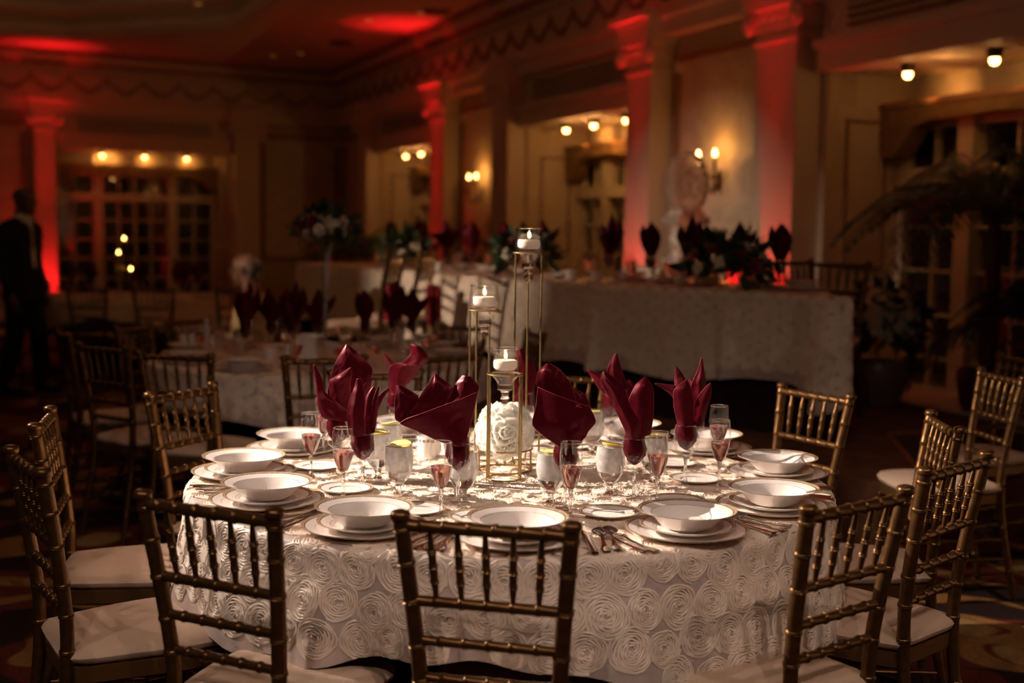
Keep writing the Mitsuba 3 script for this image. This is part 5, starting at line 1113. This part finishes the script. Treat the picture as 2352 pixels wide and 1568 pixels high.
for i in range(8):
    a = math.radians(i * 45 + 20); x, y = T3[0] + .60 * math.sin(a), T3[1] - .60 * math.cos(a)
    l = ('near side', 'near right', 'right', 'far right', 'back', 'far left', 'left', 'near left')[i]
    far_glass('wine_glass', x, y, TZ + .003, f'wine glass on the far left table, {l}', 'wine glasses on the far left table')
    far_napkin(x, y, TZ + .003, i % 3, 20 * i, f'dark napkin on the far left table, {l}', 'napkins on the far left table')
    x, y = T3[0] + .76 * math.sin(a + .3), T3[1] - .76 * math.cos(a + .3)
    put('charger_plate', CF, None, MT(x, y, TZ + .003), f'white charger plate on the far left table, {l}', 'plate', 'charger plates on the far left table')
# black jacket lying over the far left table's chairs
th = np.linspace(0, 1, 26)
jp = np.stack([np.stack([-4.15 + 1.15 * u + 0 * v, 11.05 + .25 * v + .02 * np.sin(9 * u), .50 + .13 * np.sin(PI * np.clip(u * 1.05, 0, 1)) * (1 - .5 * v * v) + .012 * np.sin(17 * u + 3 * v)], -1) for u in th for v in [np.linspace(-1, 1, 9)]], 0)
put('jacket', ply(shell(jp.reshape(-1, 3), 26, 9, .03), 'm_suit', 50), None, None, 'black jacket lying across the seats at the far left table', 'jacket')
# dark red drape and sash by the pair of chairs
def drape(label, x, y, w, z0, z1, head, name='velvet_drape', band=None):
    u = np.linspace(-1, 1, 19); v = np.linspace(0, 1, 14)
    G = np.array([[(w * a * (1 - .12 * math.sin(PI * b)), .018 * math.sin(7 * a + 2 * b) + .02 * b, z1 + (z0 - z1) * b + .012 * (1 - a * a) * (1 - b)) for a in u] for b in v])
    k = put(name, ply(shell(G.reshape(-1, 3), 14, 19, .012), 'm_velvet', 50), None, MT(x, y, 0) @ RZ(-head), label, 'drape')
    if band: put('gold_band', ply(shell((G[8:11] + np.array([0, -.009, 0])).reshape(-1, 3), 3, 19, .006), 'm_gold_band', 50), k, MT(x, y, 0) @ RZ(-head))
drape('dark red velvet drape hanging behind the left of the two lit chairs', -.79, 8.27, .075, .78, 1.10, 8)
drape('dark red velvet sash with a gold band, right of the two lit chairs', -.53, 8.48, .045, .66, 1.09, 8, 'velvet_drape', True)

# ---------------------------------------------------------------- people
def blob(bones, refine=.02, its=8):
    """bones: ((p, r), (p, r)) pairs, joined into one smoothed surface."""
    ms = []
    for (p, a), (q, b) in bones:
        ms.append(m3.Manifold.batch_hull([m3.Manifold.sphere(a, 18).translate(tuple(map(float, p))), m3.Manifold.sphere(b, 18).translate(tuple(map(float, q)))]))
    t = trimesh.Trimesh(*mm(m3.Manifold.batch_boolean(ms, m3.OpType.Add).refine_to_length(refine)), process=True)
    trimesh.smoothing.filter_taubin(t, iterations=its)
    return np.array(t.vertices), np.array(t.faces)
def head_bones(c, s=1.0):
    """A head at c (its middle) that looks along +x."""
    f = lambda x, y, z: (c[0] + x * s, c[1] + y * s, c[2] + z * s)
    B = [((f(-.022, 0, .035), .078 * s), (f(.018, 0, .030), .074 * s)), ((f(.018, 0, .03), .072 * s), (f(.035, 0, -.055), .050 * s)), ((f(.03, 0, -.06), .046 * s), (f(.056, 0, -.092), .026 * s)), ((f(-.02, 0, .01), .068 * s), (f(-.015, 0, -.07), .052 * s)),
         ((f(.088, 0, .012), .010 * s), (f(.108, 0, -.022), .014 * s)), ((f(.070, .030, .030), .014 * s), (f(.070, -.030, .030), .014 * s)), ((f(.086, .018, -.052), .010 * s), (f(.086, -.018, -.052), .010 * s)), ((f(.083, .014, -.064), .011 * s), (f(.083, -.014, -.064), .011 * s)),
         ((f(-.02, 0, -.05), .055 * s), (f(-.045, 0, -.16), .058 * s))]
    for y in (-.078, .078): B.append(((f(-.008, y, .012), .016 * s), (f(-.004, y * .97, -.022), .011 * s)))
    return B
def hand_bones(w, d, side):
    """A relaxed hand below the wrist w, fingers along d, the thumb forward (+x)."""
    w, d = np.array(w, float), np.array(d, float) / np.linalg.norm(d); B = [((w, .024), (w + d * .075 + np.array([.012, 0, 0]), .022)), ((w, .024), (w + d * .075 - np.array([.022, 0, 0]), .020))]
    for k, (o, l) in enumerate(((.026, .070), (.008, .078), (-.010, .073), (-.028, .058))):
        a = w + d * .078 + np.array([o, 0, 0]); b = a + d * l * .55 + np.array([.004, side * -.006, 0]); c = b + d * l * .45 + np.array([.012, side * -.016, .0])
        B += [((a, .0095), (b, .0088)), ((b, .0088), (c, .0075))]
    t0 = w + d * .025 + np.array([.026, 0, 0]); t1 = t0 + d * .035 + np.array([.020, side * -.008, 0])
    return B + [((t0, .012), (t1, .0105)), ((t1, .0105), (t1 + d * .03 + np.array([.006, side * -.006, 0]), .009))]
# the standing man: +x is the way he faces
man = thing('person', 'bald man in a dark suit and white shirt standing at the left edge', 'person')
MM = MT(-4.24, 10.95, 0) @ RZ(-14)
hc = (.02, 0, 1.665)
body = head_bones(hc, 1.03)
body += [((-.03, 0, 1.48), .062), ((-.03, 0, 1.36), .11)], 
body = head_bones(hc, 1.03) + [(((-.025, 0, 1.50), .06), ((-.03, 0, 1.38), .10)), (((-.03, 0, 1.36), .105), ((0, 0, 1.02), .11)), (((0, 0, 1.02), .105), ((-.01, .08, .90), .09)), (((0, 0, 1.02), .105), ((-.01, -.08, .90), .09))]
for s in (-1, 1):
    sh, el, wr = (-.03, s * .19, 1.41), (-.06, s * .245, 1.12), (.04, s * .24, .875)
    body += [((sh, .058), (el, .046)), ((el, .044), (wr, .030)), (((-.03, 0, 1.40), .07), (sh, .06))] + hand_bones(wr, (.12, 0, -1), s)
    kn, an = (.02 + s * .05, s * .095, .49), (-.02 + s * .12, s * .10, .10)
    body += [(((-.01, s * .085, .90), .085), (kn, .062)), ((kn, .058), (an, .042)), ((an, .045), ((an[0] + .12, an[1], .045), .035))]
put('body', ply(blob(body, .018, 8), 'm_skin_dark', True), man, MM, label='dark skin')
jk = [(((-.03, -.06, 1.40), .115), ((-.03, .06, 1.40), .115)), (((-.035, -.06, 1.38), .125), ((-.01, -.06, 1.05), .125)), (((-.035, .06, 1.38), .125), ((-.01, .06, 1.05), .125)), (((-.01, -.07, 1.05), .125), ((-.01, -.07, .86), .135)), (((-.01, .07, 1.05), .125), ((-.01, .07, .86), .135)), (((-.01, -.07, .86), .135), ((-.01, .07, .86), .135)), (((-.03, 0, 1.40), .12), ((-.01, 0, .9), .135))]
for s in (-1, 1):
    sh, el, wr = (-.03, s * .19, 1.41), (-.06, s * .245, 1.12), (.03, s * .24, .905)
    jk += [(((-.03, s * .08, 1.42), .10), (sh, .078)), ((sh, .078), (el, .062)), ((el, .062), (wr, .046))]
jm = blob(jk, .022, 8)
# the open front shows a strip of shirt from collar to button
put('jacket', ply(jm, 'm_suit', True), man, MM, label='dark suit jacket')
shv = [(((.055, .0, 1.47), .030), ((.092, -.0, 1.10), .020)), (((.045, -.035, 1.44), .030), ((.098, -.008, 1.10), .018)), (((.045, .035, 1.44), .030), ((.098, .008, 1.10), .018)), (((-.01, -.03, 1.515), .052), ((-.01, .03, 1.515), .052)), (((.03, -.02, 1.50), .045), ((.03, .02, 1.50), .045))]
put('shirt', ply(blob(shv, .014, 4), 'm_shirt', True), man, MM, label='white open-collared shirt')
tr_ = []
for s in (-1, 1):
    kn, an = (.02 + s * .05, s * .095, .49), (-.02 + s * .12, s * .10, .09)
    tr_ += [(((-.01, s * .085, .90), .105), (kn, .078)), ((kn, .078), (an, .068))]
put('trousers', ply(blob(tr_ + [(((-.01, -.07, .90), .11), ((-.01, .07, .90), .11))], .022, 6), 'm_suit', True), man, MM, label='dark trousers')
for s in (-1, 1):
    an = (-.02 + s * .12, s * .10)
    put('shoe', ply(blob([(((an[0] - .04, an[1], .045), .043), ((an[0] + .06, an[1], .045), .045)), (((an[0] + .06, an[1], .042), .043), ((an[0] + .17, an[1], .032), .032))], .014, 4), 'm_black', True), man, MM, label='black shoe')
# the seated man: faces left
man = thing('person', 'seated man in a pale yellow shirt and glasses, in profile facing left', 'person')
MM = MT(-1.90, 9.05, 0) @ RZ(172)
hc = (.02, 0, 1.165)
body = head_bones(hc) + [(((-.03, 0, 1.0), .058), ((-.05, 0, .92), .10)), (((-.05, 0, .92), .115), ((-.03, 0, .62), .13)), (((-.03, 0, .62), .13), ((0, 0, .52), .13))]
for s in (-1, 1):
    sh, el, wr = (-.04, s * .18, .90), (-.01, s * .235, .66), (.22, s * .17, .72)
    body += [((sh, .055), (el, .044)), ((el, .043), (wr, .030)), (((-.05, 0, .92), .08), (sh, .058))] + hand_bones(wr, (1, -s * .2, 0), s)
    kn, an = (.42, s * .10, .50), (.40, s * .10, .10)
    body += [(((0, s * .08, .53), .09), (kn, .065)), ((kn, .06), (an, .045)), ((an, .045), ((.52, s * .10, .045), .035))]
put('body', ply(blob(body, .016, 6), 'm_skin_pale', True), man, MM, label='pale skin')
sb = [(((-.05, -.07, .90), .115), ((-.03, -.06, .60), .135)), (((-.05, .07, .90), .115), ((-.03, .06, .60), .135)), (((-.05, -.07, .90), .115), ((-.05, .07, .90), .115)), (((-.03, -.06, .60), .135), ((-.0, .06, .55), .135)), (((-.04, 0, .985), .062), ((-.04, 0, .93), .085))]
for s in (-1, 1):
    sh, el = (-.04, s * .18, .90), (-.01, s * .235, .66)
    sb += [(((-.05, s * .09, .91), .09), (sh, .075)), ((sh, .075), (el, .06)), ((el, .06), ((.12, s * .20, .69), .048))]
put('shirt', ply(blob(sb, .018, 6), 'm_shirt_yellow', True), man, MM, label='pale yellow shirt')
hb_ = [(((-.045, -.055, 1.185), .045), ((-.045, .055, 1.185), .045)), (((-.072, 0, 1.20), .050), ((-.066, 0, 1.12), .045)), (((-.03, .068, 1.17), .022), ((-.04, .06, 1.12), .022)), (((-.03, -.068, 1.17), .022), ((-.04, -.06, 1.12), .022))]
put('hair', ply(blob(hb_, .012, 3), 'm_hair', True), man, MM, label='grey hair round the back of the head')
gl = [tube(np.stack([np.full(18, .106), s * .032 + .024 * np.cos(np.arange(18) * PI / 9), 1.172 + .019 * np.sin(np.arange(18) * PI / 9)], -1), .0016, 5, True) for s in (-1, 1)]
gl += [tube([(.106, s * .055, 1.175), (.0, s * .088, 1.18)], .0016, 5) for s in (-1, 1)] + [tube([(.106, -.009, 1.175), (.106, .009, 1.175)], .0016, 5)]
put('glasses', ply(cat(*gl), 'm_black', True), man, MM, label='dark-rimmed glasses')
tr_ = []
for s in (-1, 1): tr_ += [(((-.01, s * .08, .53), .11), ((.42, s * .10, .50), .08)), (((.42, s * .10, .50), .078), ((.40, s * .10, .09), .065))]
put('trousers', ply(blob(tr_, .024, 5), 'm_suit', True), man, MM, label='dark trousers')
for s in (-1, 1): put('shoe', ply(blob([(((.37, s * .10, .045), .043), ((.46, s * .10, .045), .045)), (((.46, s * .1, .042), .043), ((.57, s * .10, .032), .032))], .014, 4), 'm_black', True), man, MM, label='black shoe')
x, y = -1.90, 9.05
chair(x + .255 + .02, y + .03, -90 + 8 - 0, 'chiavari chair under the seated man in the pale yellow shirt')

# ---------------------------------------------------------------- unseen chandeliers outside the frame, placed to give the room warm light, mirrored in plates, cutlery and panes
BULB = np.array([1.0, .50, .22])
def chandelier(x, y, z, powr, label, w):
    c = thing('chandelier', label, 'chandelier')
    put('column', ply(lathe([(0, 0), (.03, .01), (.06, .05), (.03, .12), (.02, .3), (.05, .36), (.012, .4), (.012, CEIL - z + .5)], 16), 'm_bronze', 40), c, MT(x, y, z))
    bs_ = []
    for k in range(10):
        a = k * PI / 5; d = np.array([math.cos(a), math.sin(a)])
        pa = spline([(x + .03 * d[0], y + .03 * d[1], z + .1), (x + .22 * d[0], y + .22 * d[1], z - .02), (x + .38 * d[0], y + .38 * d[1], z + .06), (x + .40 * d[0], y + .40 * d[1], z + .16)], 14)
        put('arm', ply(tube(pa, .009, 6), 'm_bronze', True), c)
        bs_.append(xf(lathe([(0, 0), (.016, .01), (.021, .03), (.012, .06), (0, .08)], 8), MT(x + .40 * d[0], y + .40 * d[1], z + .17)))
    put('bulbs', lamp(ply(cat(*bs_), 'm_plastic_white', True), BULB, powr, w), c)
chandelier(-3.15, 7.7, 3.25, 85, 'candle-bulb chandelier beyond the left edge of the frame, near the second table', 7)
chandelier(-6.2, 14.0, 3.55, 45, 'candle-bulb chandelier hanging in the octagonal ceiling tray, outside the frame', 5)
chandelier(-.75, 1.45, 2.75, 15, 'candle-bulb chandelier above the nearest table, left, outside the frame', 2)
chandelier(1.0, 1.35, 2.75, 13, 'candle-bulb chandelier above the nearest table, right, outside the frame', 2)
# unseen ceiling lamps, out of view, lighting the nearest table from the front
for i, (x, y, tx, ty, p_) in enumerate(((-2.4, .3, -.5, 3.1, 6.5), (-.8, -.7, -.2, 3.1, 7.5), (.8, -.7, .2, 3.1, 7.5), (2.4, .3, .5, 3.1, 6.5))):
    put('ceiling_downlight', ply(xf(lathe([(.05, 0), (.09, -.012), (.095, 0), (.06, .03), (.05, .03)], 20), MT(x, y, CEIL - .004)), 'm_trim', 30), None, None, f'unseen ceiling lamp lighting the nearest table, {("first", "second", "third", "fourth")[i]} from the left, outside the frame', 'ceiling light')
    spot(f'unseen_ceiling_lamp_beam_{i}', (x, y, CEIL - .03), (tx, ty, .6), np.array([1.0, .78, .65]) * p_, 27, 15, 4)
